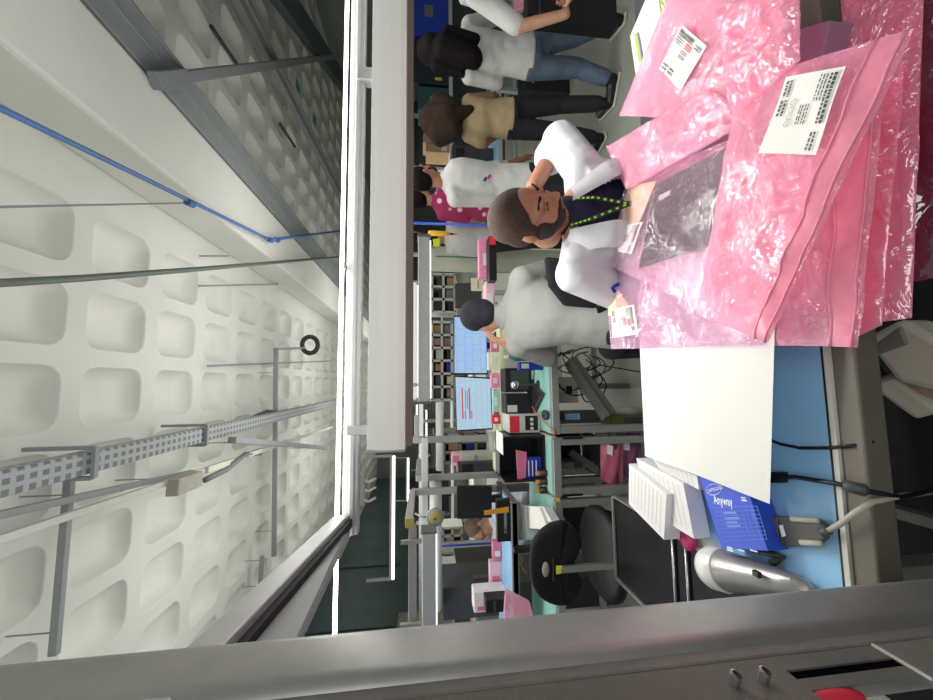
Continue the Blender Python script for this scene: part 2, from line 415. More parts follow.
for z in (1.287, 1.254):
    p = V((-.31,.3585,z)); ax = V((1,-.25,-.15)).normalized()
    mb = MB(); mb.lathe(p, ax, [(.0055,-.004),(.0055,.010),(.005,.013),(.0035,.0135)], 16); bo = mb.build('bolt', steel, t)
    mb = MB(); mb.lathe(p+ax*.0134, ax, [(.0032,0),(.0032,.0006)], 6); mb.build('bolt_socket', black, bo)
mb = MB(); p = HX(832,699,-.318); mb.ell(p, (.008,.0125,.036)); tag(mb.build('red_knob', red, smooth=True), 'bright red rounded knob peeking out behind the post bracket', 'knob')
# upper frame
zr = 1.862
a = V((-.315,.36,zr)); b = V((-.452,1.262,zr))
t = thing('bench_gantry', (b.x,b.y,zr), 'pale aluminium overhead frame joining the near post to the lamp crossbar', 'frame')
mb = MB(); mb.bar(a+(a-b)*.3, b, .04, .045); mb.build('depth_rail', alu_l, t, bevel=.004)
n = V((-1,-.15,0)).normalized()
mb = MB(); mb.bar(a+(a-b)*.3+V((-.006,0,-.028)), b+V((-.006,0,-.028)), .024, .014); mb.build('rail_groove', groove, t)
mb = MB(); mb.slab([a+(a-b)*.3+V((-.005,0,-.035)), b+V((-.005,-.03,-.026)), b+V((-.02,-.03,-.034)), a+(a-b)*.3+V((-.02,0,-.125))], n, .006); mb.build('side_panel', mat('panel_pale_grey', srgb(176,180,178), .5), t)
mb = MB(); mb.box((.6,1.285,1.836),(2.2,.04,.052)); mb.box((.6,1.262,1.832),(2.2,.008,.018)); mb.build('crossbar', alu_l, t, bevel=.004)
mb = MB(); mb.box((1.12,1.27,1.80),(.05,.04,.07)); mb.build('lamp_bracket', alu_l, t, bevel=.003)
mb = MB(); mb.box((-.16,1.27,1.80),(.03,.04,.1)); mb.build('lamp_bracket', alu_l, t, bevel=.003)
t = thing('led_tube', (.3,1.25,1.885), 'very bright thin LED tube along the top of the near crossbar', 'light')
mb = MB(); mb.tube([(-.88,1.25,1.874),(1.7,1.25,1.874)], .0065, 10); mb.build('tube', led, t, smooth=True)
for x in (-.88,-.45,.4,1.7):
    mb = MB(); mb.box((x,1.257,1.872),(.02,.022,.012)); mb.build('tube_clip', white, t)
t = thing('hood_lamp', (.65,1.22,1.64), 'long white hooded bench lamp hanging across the photo above the near bench', 'lamp')
prof = [(1.20,1.775),(1.183,1.745),(1.178,1.71),(1.180,1.675),(1.19,1.655),(1.30,1.655),(1.30,1.775)]
mb = MB(); X0, X1 = -.215, 1.75
a = [mb._v((X0,y,z)) for y, z in prof]; b = [mb._v((X1,y,z)) for y, z in prof]
for k in range(len(a)): mb.face([a[k], a[(k+1) % 7], b[(k+1) % 7], b[k]])
mb.face(a[::-1]); mb.face(b); mb.build('hood', mat('hood_white', srgb(240,240,232), .5, 0, .015, emit=.12), t, bevel=.002)
mb = MB(); mb.box((X0-.003,1.24,1.715),(.008,.124,.124)); mb.build('end_cap', alu, t, bevel=.003)
m_lip = perf('perforated_lip', srgb(120,104,92), 40, 40)
mb = MB(); mb.box(((X0+X1)/2,1.245,1.642),(X1-X0-.02,.1,.02)); mb.build('perforated_lip', m_lip, t)
p = W(361,489,1.27)
t = thing('socket_strip', p, 'small white socket strip hung under the crossbar left of the hooded lamp', 'socket')
mb = MB(); mb.box(p, (.11,.02,.025)); mb.build('socket_box', offw, t, bevel=.003)
mb = MB()
for k in (-.035,0,.03): mb.tube([p+V((k,-.005,-.01)), p+V((k,-.03,-.03)), p+V((k+.012,-.03,-.055))], .004)
mb.build('cord', white, t, smooth=True)
# ------------------------------------------------------------------ lights
def area(name, loc, sx, sy, en, rot=(0,0,0), col=(1,.98,.95)):
    l = bpy.data.lights.new(name, 'AREA'); l.shape = 'RECTANGLE'; l.size = sx; l.size_y = sy; l.energy = en; l.color = col
    o = bpy.data.objects.new(name, l); COL.objects.link(o); o.location = loc; o.rotation_euler = rot; return o
area('hood_light', (.65,1.235,1.62), 1.7, .07, 15)
for y, e in ((1.6,44),(5.5,82),(10.5,84),(17,95),(23,70)): area('ceiling_fill', (-.3,y,2.35), 7, 1.2, e, (PI,0,0), (1,1,.98))  # unseen upward fill, added to brighten the ceiling
for y in (2.4,5.6,9.0,13,18): area('bench_downlight', (.3,y,2.3), 6, .5, 38 if y < 3 else 70)
area('fill_behind', (.2,-1.4,2.6), 2.5, 1.2, 26, (R_(60),0,0))  # fill light added behind the camera, no fixture there
w = bpy.data.worlds.new('world'); SC.world = w; w.use_nodes = True
w.node_tree.nodes['Background'].inputs[0].default_value = (.9,.95,1,1); w.node_tree.nodes['Background'].inputs[1].default_value = .25
SC.view_settings.view_transform = 'Standard'
SC.view_settings.exposure = 0
# ------------------------------------------------------------------ near bench
ZD = .82
t = thing('workbench', (.6,.9,0), 'near workbench with sky blue mat and grey aluminium front edge', 'workbench')
mb = MB(); mb.box((.58,.875,.795),(2.14,.53,.046)); mb.build('bench_top', offw, t, bevel=.004)
mb = MB(); mb.box((.16,.875,.8195),(1.2,.515,.003)); mb.build('mat', blue_mat, t)
mb = MB(); mb.box((1.2,.875,.8195),(.86,.515,.003)); mb.build('dark_mat', mat('mat_dark', srgb(58,60,62), .6), t)
mb = MB(); mb.box((.58,.613,.8195),(2.14,.006,.006)); mb.build('edge_gap', black, t)
mb = MB(); mb.box((.58,.607,.816),(2.14,.009,.014)); mb.box((-.482,.91,.818),(.014,.6,.008)); mb.build('edge_band', offw, t)
mb = MB(); mb.box((.58,.583,.791),(2.14,.04,.052)); mb.build('front_profile', mat('bench_profile', srgb(108,103,92), .55, .15), t, bevel=.004)
for x in (-.40,1.58):
    for y in (.66,1.10):
        mb = MB(); mb.box((x,y,.386),(.045,.045,.772)); mb.build('leg', alu_d, t, bevel=.003)
mb = MB(); mb.box((.58,1.10,.2),(1.92,.04,.04)); mb.box((-.4,.91,.2),(.03,.48,.04)); mb.box((1.58,.91,.2),(.03,.48,.04)); mb.build('stretcher', alu_d, t)
mb = MB(); mb.box((.59,1.0,.42),(1.9,.34,.02)); mb.build('dark_filler_shelf', black, t)  # black board added to darken the space under the bench
# floor things in the shadow in front of the bench
mb = MB(); mb.box((.6,.35,.006),(3.4,1.9,.012)); tag(mb.build('floor_shade_sheet', mat('shade_sheet_black', srgb(24,25,28), .9, 0, .3, 20), bevel=.003), 'black sheet added to darken the floor in front of the near bench', 'mat')  # added black sheet, makes the floor here read as deep shade
t = thing('equipment_stool', (.2,.33,.012), 'grey plastic base unit in shadow under the hanging pink bags', 'equipment')
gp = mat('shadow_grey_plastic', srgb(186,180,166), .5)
P = [HZ(862,338,.60), HZ(900,318,.60), HZ(945,345,.60), HZ(945,395,.60), HZ(896,382,.60)]
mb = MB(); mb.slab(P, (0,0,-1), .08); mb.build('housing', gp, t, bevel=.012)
P = [HZ(864,352,.606), HZ(900,326,.606), HZ(907,344,.606), HZ(878,354,.606)]
mb = MB(); mb.slab(P, (0,0,-1), .03); mb.build('cover_plate', alu_d, t, bevel=.004)
mb = MB(); a, b = HZ(884,378,.56), HZ(932,412,.50); mb.bar(a, b, .05, .04); mb.build('arm', gp, t, bevel=.01)
mb = MB(); mb.tube([HZ(912,372,.55), HZ(922,390,.52), HZ(945,404,.45)], .022, 12); mb.build('bent_tube', mat('tan_tube', srgb(170,140,120), .5), t, smooth=True)
c = V((P[0].x+.02, P[0].y-.03, 0))
mb = MB(); mb.lathe((c.x,c.y,.012), (0,0,1), [(.001,0),(.13,0),(.12,.02),(.025,.05),(.025,.53),(.04,.54)], 20); mb.build('pedestal', dgrey, t)
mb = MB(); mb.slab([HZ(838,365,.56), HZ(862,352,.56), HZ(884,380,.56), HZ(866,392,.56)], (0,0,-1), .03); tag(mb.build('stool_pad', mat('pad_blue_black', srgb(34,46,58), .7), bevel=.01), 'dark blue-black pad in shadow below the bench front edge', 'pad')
# black side cart to the left
P = [HZ(612,496,.77), HZ(612,575,.77)]; yb = P[0].y; xl, xr = P[1].x, -.505
t = thing('side_cart', ((xl+xr)/2, yb-.45, 0), 'glossy black-topped side cart with thin grey rim left of the near bench', 'cart')
mb = MB(); mb.box(((xl+xr)/2, yb-.45, .758),(xr-xl-.03,.88,.02)); mb.build('top', mat('cart_black', srgb(9,10,14), .45, spec=.2), t, bevel=.003)
mb = MB()
mb.box(((xl+xr)/2,yb-.006,.763),(xr-xl,.012,.025)); mb.box((xl+.006,yb-.45,.763),(.012,.9,.025)); mb.box((xr-.004,yb-.45,.763),(.008,.9,.025)); mb.build('rim', alu_d, t, bevel=.002)
for x in (xl+.02, xr-.03):
    for y in (yb-.03, yb-.87):
        mb = MB(); mb.box((x,y,.375),(.03,.03,.75)); mb.build('leg', alu_d, t)
for y in (HZ(674,570,.775).y, HZ(687,570,.775).y):
    mb = MB(); mb.tube([(xl+.02,y,.775),(xr-.01,y,.775)], .005); tag(mb.build('metal_rod', steel, smooth=True), 'thin bright rod lying across the black cart, %s one' % ('nearer' if y < HZ(680,570,.775).y else 'farther'), 'rod')
# ------------------------------------------------------------------ pink antistatic bags
def bagmat(name, col, mix, bump, sc, tint=None):
    m, nt, b = nodes(name); N = nt.nodes; L = nt.links
    b.inputs['Base Color'].default_value = tuple(col)+(1,); b.inputs['Roughness'].default_value = .14
    b.inputs['Specular IOR Level'].default_value = .1
    b.inputs['Subsurface Weight'].default_value = 0
    tc = N.new('ShaderNodeTexCoord')
    n1 = N.new('ShaderNodeTexNoise'); n1.inputs['Scale'].default_value = sc; n1.inputs['Detail'].default_value = 3; n1.inputs['Distortion'].default_value = 1.5
    L.new(tc.outputs['Object'], n1.inputs['Vector'])
    v = N.new('ShaderNodeTexVoronoi'); v.feature = 'SMOOTH_F1'; v.inputs['Scale'].default_value = sc*.9; L.new(n1.outputs['Color'], v.inputs['Vector'])
    n0 = N.new('ShaderNodeTexNoise'); n0.inputs['Scale'].default_value = 7; L.new(tc.outputs['Object'], n0.inputs['Vector'])
    rp = N.new('ShaderNodeValToRGB'); rp.color_ramp.elements[0].position = .42; rp.color_ramp.elements[1].position = .58; L.new(n0.outputs['Fac'], rp.inputs['Fac'])
    bp = N.new('ShaderNodeBump'); bp.inputs['Distance'].default_value = .016
    mu = N.new('ShaderNodeMath'); mu.operation = 'MULTIPLY_ADD'; L.new(rp.outputs['Color'], mu.inputs[0]); mu.inputs[1].default_value = bump; mu.inputs[2].default_value = bump*.3
    L.new(mu.outputs[0], bp.inputs['Strength']); v2 = N.new('ShaderNodeTexVoronoi'); v2.feature = 'DISTANCE_TO_EDGE'; v2.inputs['Scale'].default_value = sc*1.7; mxv = N.new('ShaderNodeVectorMath'); mxv.operation = 'MULTIPLY_ADD'; L.new(n1.outputs['Color'], mxv.inputs[0]); mxv.inputs[1].default_value = (.06,.06,.06); L.new(tc.outputs['Object'], mxv.inputs[2]); L.new(mxv.outputs[0], v2.inputs['Vector'])
    ah = N.new('ShaderNodeMath'); ah.operation = 'MULTIPLY_ADD'; L.new(v2.outputs['Distance'], ah.inputs[0]); ah.inputs[1].default_value = 1.6; L.new(n1.outputs['Fac'], ah.inputs[2])
    L.new(ah.outputs[0], bp.inputs['Height'])
    tr = N.new('ShaderNodeBsdfTransparent'); tr.inputs[0].default_value = tuple(tint or [min(1, .55+.5*k) for k in col])+(1,)
    tl = N.new('ShaderNodeBsdfTranslucent'); tl.inputs[0].default_value = tuple(col)+(1,)
    m1 = N.new('ShaderNodeMixShader'); m1.inputs[0].default_value = .3; L.new(b.outputs[0], m1.inputs[1]); L.new(tl.outputs[0], m1.inputs[2])
    m2 = N.new('ShaderNodeMixShader'); m2.inputs[0].default_value = mix; L.new(tr.outputs[0], m2.inputs[1]); L.new(m1.outputs[0], m2.inputs[2])
    gl = N.new('ShaderNodeBsdfGlossy'); gl.inputs['Roughness'].default_value = .06; gl.inputs['Color'].default_value = (.17,.165,.165,1); L.new(bp.outputs['Normal'], gl.inputs['Normal'])
    m3 = N.new('ShaderNodeAddShader'); L.new(m2.outputs[0], m3.inputs[0]); L.new(gl.outputs[0], m3.inputs[1]); m2 = m3
    out = N['Material Output']; L.new(m2.outputs[0], out.inputs['Surface'])
    return m
bag_p = bagmat('bag_pink_film', srgb(243,172,196), .56, 1.0, 22, (1,.86,.92))
bag_c = bagmat('bag_clear_film', srgb(236,206,222), .16, 1.0, 26, (.97,.90,.94))
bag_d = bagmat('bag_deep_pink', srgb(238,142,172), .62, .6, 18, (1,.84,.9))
bag_s = bagmat('bag_shadow_pink', srgb(96,30,50), .8, .3, 14)  # pink film with its shade mixed into the colour
seal_m = mat('seal_pink', srgb(244,150,174), .25, 0, .08, 40, alpha=.85)
def plane_hit(x, y, P):
    n = (P[1]-P[0]).cross(P[3]-P[0]) + (P[2]-P[1]).cross(P[3]-P[2]); n.normalize()
    if n.z < 0: n = -n
    c = sum(P, V())/4; r = ray(x, y); t = (c-CAM).dot(n)/r.dot(n)
    return CAM+r*t, n
def bag(px, zs, label, m, thick=.012, wr=.006, sc=9, seal=None, n=70, bow=0):
    P = [HZ(x, y, z) for (x, y), z in zip(px, zs)]
    c = sum(P, V())/4; c.z = min(zs)-thick/2
    t = thing('antistatic_bag', c, label, 'bag', 'pink antistatic bags piled on the near bench')
    seed = random.random()*50
    def base(u, v): return P[0].lerp(P[1], u).lerp(P[3].lerp(P[2], u), v)
    def top(u, v):
        p = base(u, v); e = min(1, 6*min(u, 1-u), 6*min(v, 1-v))
        w = (abs(noise.noise(p*sc*1.3+V((seed,3,0))))*-1.4+.3)*wr + (abs(noise.noise(p*sc*4+V((seed,7,0))))*-.8)*wr*.8 + noise.noise(p*sc*2.7+V((0,seed,0)))*wr*.55 + noise.noise(V((p.x*sc*.8, p.y*sc*3, seed)))*wr*.5
        return p + V((noise.noise(p*14+V((0,0,seed)))*.004, noise.noise(p*14+V((9,0,seed)))*.004, thick*.5*e**.5 + w*(.35+.65*e)))
    mb = MB(); mb.grid(top, n, n)
    mb.build('film_front', m, t, smooth=True)
    mb = MB(); mb.grid(lambda u, v: base(u, v)-V((0,0,thick*.5*min(1,5*min(u,1-u),5*min(v,1-v)))), 10, 10); mb.build('film_back', m, t, smooth=True)
    if seal:
        for s0, s1, w in seal:
            mb = MB()
            def sf(a, b, off=0):
                q = top(*( (s0+(s1-s0)*0+ w*b, a) )) ; return q+V((0,0,.0035))
            mb.grid(sf, 30, 2); mb.build('zip_seal', seal_m, t, smooth=True)
            mb = MB(); mb.tube([top(s0, k/24)+V((0,0,.004)) for k in range(25)], .0022, 6); mb.tube([top(min(s0+w,1), k/24)+V((0,0,.004)) for k in range(25)], .0022, 6); mb.build('seal_ridge', seal_m, t, smooth=True)
    return t, P, top
def label_on(t, P, px, lift, kind=0, name='paper_label', red_=False):
    q = []
    for x, y in px:
        p, n = plane_hit(x, y, P); q.append(p + (CAM-p).normalized()*lift)
    n = (q[1]-q[0]).cross(q[3]-q[0]).normalized()
    if n.z < 0: n = -n
    mb = MB(); mb.grid(lambda u, v: q[0].lerp(q[1], u).lerp(q[3].lerp(q[2], u), v)+n*(.0015*math.sin(5*u+3*v)), 12, 12)
    lo = mb.build(name, paper, t, smooth=True)
    def uv(u, v, l=.0022): return q[0].lerp(q[1], u).lerp(q[3].lerp(q[2], u), v)+n*(.0015*math.sin(5*u+3*v)+l)
    mb = MB(); rnd = random.Random(len(px)*kind+3)
    def blk(u0, u1, v0, v1): mb.poly([uv(u0,v0),uv(u1,v0),uv(u1,v1),uv(u0,v1)])
    # u runs along the text, v down the lines
    def line(u0, u1, v, h):
        u = u0
        while u < u1:
            l = rnd.uniform(.02,.06); blk(u, min(u+l, u1), v, v+h); u += l+rnd.uniform(.008,.02)
    for v0, h in ((.06,.05),(.13,.035)): line(.05,.62,v0,h)
    for v0 in (.2,.25,.3): line(.05,.35,v0,.02)
    for v0 in (.36,.4,.46,.5): line(.38,.62,v0,.02)
    for k in range(2): 
        for u0 in (.06,.3): line(u0,u0+.2,.8+.08*k,.04)
    line(.72,.95,.1,.03); line(.72,.95,.16,.03)
    mb.build('printed_text', ink, t)
    mb = MB()
    for k in range(4 if kind else 3):
        u0, v0 = .42+.0*k, .56+.0*k
        cen = uv(.34+.09*k, .66); r = (q[1]-q[0]).length*.035
        A = (q[1]-q[0]).normalized(); B = n.cross(A)
        mb.tube([cen+A*(r*math.cos(2*PI*j/14))+B*(r*1.25*math.sin(2*PI*j/14)) for j in range(15)], .0004, 4, caps=False)
    mb.build('printed_symbol', inkl, t)
    if red_:
        mb = MB()
        for v0 in (.2,.245,.29): mb.poly([uv(.42,v0),uv(.68,v0),uv(.68,v0+.02),uv(.42,v0+.02)])
        mb.build('red_print', red, t)
# from the bottom of the pile upward
bag([(880,-60),(960,-60),(960,270),(906,284)], [.80,.79,.78,.80], 'pink bag painted shadow-dark at the right end of the pile, over the bench edge', bag_s, .01, .004)
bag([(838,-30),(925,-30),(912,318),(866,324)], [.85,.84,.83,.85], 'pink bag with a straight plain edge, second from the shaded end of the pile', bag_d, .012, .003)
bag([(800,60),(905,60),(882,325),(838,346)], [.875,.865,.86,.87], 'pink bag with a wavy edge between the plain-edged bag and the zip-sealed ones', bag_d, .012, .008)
bag([(735,160),(882,110),(858,347),(755,345)], [.90,.89,.885,.895], 'pink zip bag lying straight under the big labelled bag, twin seal ridges at its end', bag_p, .014, .006, seal=[(.80,0,.17)])
bag([(626,180),(742,136),(752,318),(642,300)], [.893,.9,.895,.89], 'plain pink bag lying under the dark board bag', bagmat('bag_mauve_pink', srgb(218,160,190), .7, .4, 20), .008, .003)
tF, PF, _ = bag([(604,258),(735,250),(762,345),(611,349)], [.905,.905,.905,.905], 'flat clear-pink bag over the white sheet with a white printed label in its corner', bagmat('bag_mauve_film', srgb(206,164,192), .42, .9, 24, (.97,.88,.94)), .008, .004)
label_on(tF, PF, [(634,305),(638,334),(613,338),(610,310)], .010, 1, red_=True)
q = [plane_hit(x, y, PF)[0]+V((0,0,.0005)) for x, y in ((609,278),(628,303),(632,312),(609,316))]
mb = MB(); mb.slab(q, (0,0,1), .002); tag(mb.build('cream_card', mat('cream_card', srgb(240,218,170), .8)), 'small cream card inside the flat clear-pink bag behind its label', 'card')
tE, PE, _ = bag([(627,180),(748,132),(704,310),(602,262)], [.935,.94,.925,.925], 'crinkled clear-pink bag holding a dark board', bag_c, .016, .007, 12)
q = [plane_hit(x, y, PE)[0]-V((0,0,.001)) for x, y in ((656,184),(736,141),(708,246),(638,268))]
t = thing('dark_board', q[0], 'dark charcoal board packed inside the crinkled clear bag', 'board')
mb = MB(); mb.slab(q, (0,0,-1), .006); mb.build('board', mat('charcoal_board', srgb(38,36,40), .5, 0, .1), t, bevel=.001)
w4 = [plane_hit(x, y, PE)[0]+V((0,0,.0006)) for x, y in ((659,196),(671,190),(670,195),(659,201))]
mb = MB(); mb.slab(w4, (0,0,1), .0008); mb.build('sticker', offw, t)
q = [plane_hit(x, y, PE)[0]+V((0,0,.0)) for x, y in ((629,186),(657,181),(639,224),(615,232))]
mb = MB(); mb.slab(q, (0,0,1), .002); tag(mb.build('beige_card', beige), 'beige card strip beside the dark board inside the crinkled bag', 'card')
label_on(tE, PE, [(643,222),(631,254),(609,250),(620,226)], .012, 0)
tB, PB, _ = bag([(671,-12),(800,-40),(756,120),(619,116)], [.94,.95,.95,.93], 'pink bag at the top of the photo with a tilted white label', bag_p, .02, .006)
label_on(tB, PB, [(683,25),(706,46),(681,91),(659,69)], .03, 1, red_=True)
bag([(606,147),(706,88),(756,118),(626,190)], [.955,.965,.965,.95], 'folded crinkled pink bag lying across the bag with the tilted label', bag_p, .022, .009, 14)
bag([(716,10),(800,-20),(800,60),(730,118)], [.975,.985,.985,.975], 'bunched pink bag fold at the top centre of the pile', bag_p, .03, .012, 14)
tA, PA, _ = bag([(738,82),(915,28),(768,343),(696,314)], [.985,.965,.935,.95], 'big pink zip bag on top of the pile with a large white label', bag_p, .022, .008, 11, seal=[(.86,0,.12)], n=60)
label_on(tA, PA, [(846,66),(815,155),(759,153),(786,77)], .024, 1)
# boards bulking out the pile
for px_, z, lb in ((((690,60),(830,20),(800,150),(700,160)),.90,'grey board seen faintly through the pink bags at the top'),
                   (((720,170),(850,120),(800,250),(715,300)),.875,'purple-grey board seen faintly through the big labelled bag')):
    q = [HZ(x,y,z) for x,y in px_]; mb = MB(); mb.slab(q, (0,0,-1), .05); tag(mb.build('packed_board', mat('packed_board', srgb(150,110,135), .6), bevel=.002), lb, 'board')
# white box with green print
q = [HZ(630,36,.915), HZ(662,-40,.915), HZ(745,20,.915), HZ(641,112,.915)]
t = thing('white_carton', q[0]-V((0,0,.09)), 'white carton with green and purple print at the top edge behind the bags', 'box')
mb = MB(); mb.slab(q, (0,0,-1), .09); mb.build('carton', white, t, bevel=.001)
mb = MB(); mb.slab([HZ(x,y,.9165) for x,y in ((634,34),(637,33),(642,60),(639,63))], (0,0,1), .0005); mb.build('green_stripe', mat('lime', srgb(168,196,70), .5), t)
mb = MB(); mb.slab([HZ(x,y,.9165) for x,y in ((637,33),(638.5,32),(643,56),(641.5,59))], (0,0,1), .0006); mb.build('purple_stripe', mat('purple_ink', srgb(120,110,160), .5), t)
mb = MB(); l4 = [HZ(x,y,.9165) for x,y in ((659,1),(664,-3),(668,9),(662,18))]
for k in range(4): mb.bar(l4[k], l4[(k+1)%4], .004, .001)
mb.bar(l4[0], l4[2], .004, .001); mb.build('green_emblem', mat('lime', None), t)
# large white sheet
q = [HZ(637,290,.898), HZ(776,290,.898), HZ(770,504,.893), HZ(645,456,.893)]
mb = MB()
f = lambda u, v: q[0].lerp(q[1], u).lerp(q[3].lerp(q[2], u), v) + V((0,0,-.004*math.sin(PI*u)*v + .0012*math.sin(9*u)))
mb.grid(f, 24, 24); 
mp_ = mat('sheet_white', srgb(226,226,220), .75, 0, .015, 3)
tag(mb.build('paper_sheet', mp_, smooth=True), 'large plain white sheet sticking out from under the pink bags', 'paper')
# blue printed box
zt = .874
q = [HZ(694,460,zt), HZ(738,460,zt), HZ(768,551,zt), HZ(721,548,zt)]
t = thing('blue_carton', (sum(q, V())/4)-V((0,0,.052)), 'blue printed carton with white lettering half under the white sheet', 'box')
mb = MB(); mb.slab(q, (0,0,-1), .05); mb.build('carton', mat('carton_blue', srgb(46,84,206), .4, 0, .05), t, bevel=.001)
ax = (q[1]-q[0]).normalized(); ay = -(q[3]-q[0]); ay = (ay-ax*ay.dot(ax)).normalized()
side = (q[2]-q[1]).normalized()
mw = mat('print_white', srgb(236,238,246), .5)
mb = MB(); o = HZ(714.5,503.5,zt)
w_ = text_mesh(mb, 'Anyway', o, ax, ay, .021, sx=.62, bold=.018)
mb.build('lettering', mw, t)
mb = MB(); cen = HZ(713.5,489.5,zt+.001); A, B = (ax+ay*.25).normalized(), None; B = V((0,0,1)).cross(A)
mb.tube([cen+A*(.026*math.cos(2*PI*k/24))+B*(.0125*math.sin(2*PI*k/24)) for k in range(25)], .0009, 4, caps=False)
text_mesh(mb, 'SAMSUNG', cen-A*.0205-B*.004, A, B, .0085); mb.build('oval_emblem', mw, t)
mb = MB(); mb_w = mat('print_pale_blue', srgb(120,150,226), .5)
for k in range(10):
    u = .1+.085*k; a, b = HZ(716+.31*k*4.1*.0+ (q[0].x*0),505,zt), None
T = lambda u, v: HZ(713+u*44+v*10, 508+v*33-u*2, zt+.0008)
for k in range(9): mb.bar(T(0,k/8), T(1,k/8), .0008, .0003)
for u in (0,.18,.55,.66,.77,.88,1): mb.bar(T(u,0), T(u,1), .0008, .0003)
for u0,u1,v0,v1 in ((.2,.5,.14,.2),(.2,.53,.3,.36),(.2,.46,.42,.48),(.2,.5,.54,.6)): mb.slab([T(u0,v0),T(u1,v0),T(u1,v1),T(u0,v1)], (0,0,1), .0003)
mb.build('printed_table', mb_w, t)
mb = MB()
for x, y, l, h in ((727,547,.016,.004),(727,549.5,.018,.004),(738,549.5,.018,.003),(750,549.8,.018,.003),(741,497.5,.012,.003),(741.5,500,.014,.003)): mb.bar(HZ(x,y,zt+.0008), HZ(x,y,zt+.0008)+ax*l, h, .0004)
mb.build('small_print', mw, t)
# small white leaflet boxes at the bench corner
def sbox(px, z, h, label, mats):
    q = [HZ(x,y,z) for x,y in px]
    t = thing('leaflet_box', sum(q, V())/4-V((0,0,h)), label, 'box', 'small white boxes at the bench corner')
    mb = MB(); mb.slab(q, (0,0,-1), h); mb.build('box', mats, t, bevel=.001)
    mb = MB(); rnd = random.Random(len(label))
    T = lambda u, v: q[0].lerp(q[1], u).lerp(q[3].lerp(q[2], u), v)+V((0,0,.0006))
    for k in range(9):
        u = .08+.1*k; v = .1
        while v < .85:
            l = rnd.uniform(.04,.12); mb.poly([T(u,v),T(u+.022,v),T(u+.022,v+l),T(u,v+l)]); v += l+.012
    mb.build('printed_text', mat('print_grey_green', srgb(200,206,188), .7), t)
    return q
mbx = mat('leaflet_white', srgb(226,222,222), .6, 0, .03)
sbox(((636,458),(683,483),(694,539),(650,512)), .885, .05, 'white leaflet box, right one of the pair, with grey end', mbx)
sbox(((629,463.5),(666.5,494),(664,540),(628.6,504)), .905, .05, 'white leaflet box printed with pale green text, left one of the pair', mbx)
sbox(((650,455),(697,476),(699,490),(660,470)), .872, .04, 'thin white leaflet box squeezed beside the blue carton', mbx)
mb = MB(); mb.ell(HZ(688,540,.838), (.03,.028,.018)); tag(mb.build('magenta_sponge', magenta, smooth=True), 'small magenta sponge under the white leaflet boxes', 'sponge')
# connector with cable
t = thing('video_connector', HZ(800,532,.823), 'dark grey video cable plug with beige thumbscrews on the blue mat', 'plug')
pg = mat('plug_grey', srgb(82,80,76), .5)
def mid(x, y, z=.838): return HZ(x, y, z)
a, b = mid(777,531), mid(823,532); d = (b-a).normalized(); s_ = V((0,0,1)).cross(d)
mb = MB(); mb.slab([mid(777,517),mid(815,519),mid(824,526),mid(824,539),mid(815,546),mid(779,547)], (0,0,-1), .015); mb.build('plug_body', pg, t, bevel=.003)
mb = MB(); mb.slab([mid(768,516),mid(777,516.5),mid(779,546),mid(771,546)], (0,0,-1), .012); mb.build('metal_shell', mat('shell_tan', srgb(150,136,112), .35, .7), t, bevel=.002)
for (x0_, y0_), (x1_, y1_) in (((792,519),(818,520.5)),((801,542.5),(822,544))):
    mb = MB(); mb.tube([mid(x0_,y0_,.84), mid(x1_,y1_,.84)], .0055, 10); mb.build('thumbscrew', mat('screw_beige', srgb(190,184,168), .5), t, smooth=True)
mb = MB(); mb.slab([mid(779,525,.8395),mid(783,525,.8395),mid(786,536,.8395),mid(782,537,.8395)], (0,0,1), .0008); mb.build('white_mark', white, t)
mb = MB(); mb.tube([mid(822,532), mid(830,531)], [.009,.006], 10); mb.build('strain_relief', pg, t, smooth=True)
mb = MB(); mb.tube([mid(828,531), mid(840,524,.842), HZ(856,512,.836), HZ(872,502,.815), HZ(895,497,.76), HZ(945,490,.6)], .005, 10); mb.build('cable', mat('cable_pale', srgb(176,170,156), .5), t, smooth=True)
t = thing('ferrite_cable', HZ(800,478,.823), 'black cable with a fat ferrite sleeve hanging over the bench edge', 'cable')
mb = MB(); mb.tube([HZ(768,478,.83), HZ(795,477,.83), HZ(820,481,.832), HZ(838,484,.835), HZ(872,492,.815), HZ(900,497,.75), HZ(945,488,.6)], .0045, 8); mb.build('cord', black, t, smooth=True)
mb = MB(); a, b = HZ(843,485,.838), HZ(869,491.5,.822); mb.lathe(a, b-a, [(.006,0),(.0105,.004),(.0105,(b-a).length-.004),(.006,(b-a).length)], 14); mb.build('ferrite_sleeve', dgrey, t, smooth=True)
mb = MB(); mb.slab([mid(762,472,.834),mid(784,472,.834),mid(784,483,.834),mid(762,483,.834)], (0,0,-1), .012); mb.build('plug', black, t, bevel=.003)
mb = MB(); mb.tube([HZ(766,438,.8235), HZ(780,444,.8235), HZ(800,448,.8235), HZ(828,448,.825), HZ(850,446,.822), HZ(872,442,.80), HZ(880,440,.7)], .0032, 8); tag(mb.build('thin_cable', black, smooth=True), 'thin dark cable crossing the blue mat below the white sheet', 'cable')
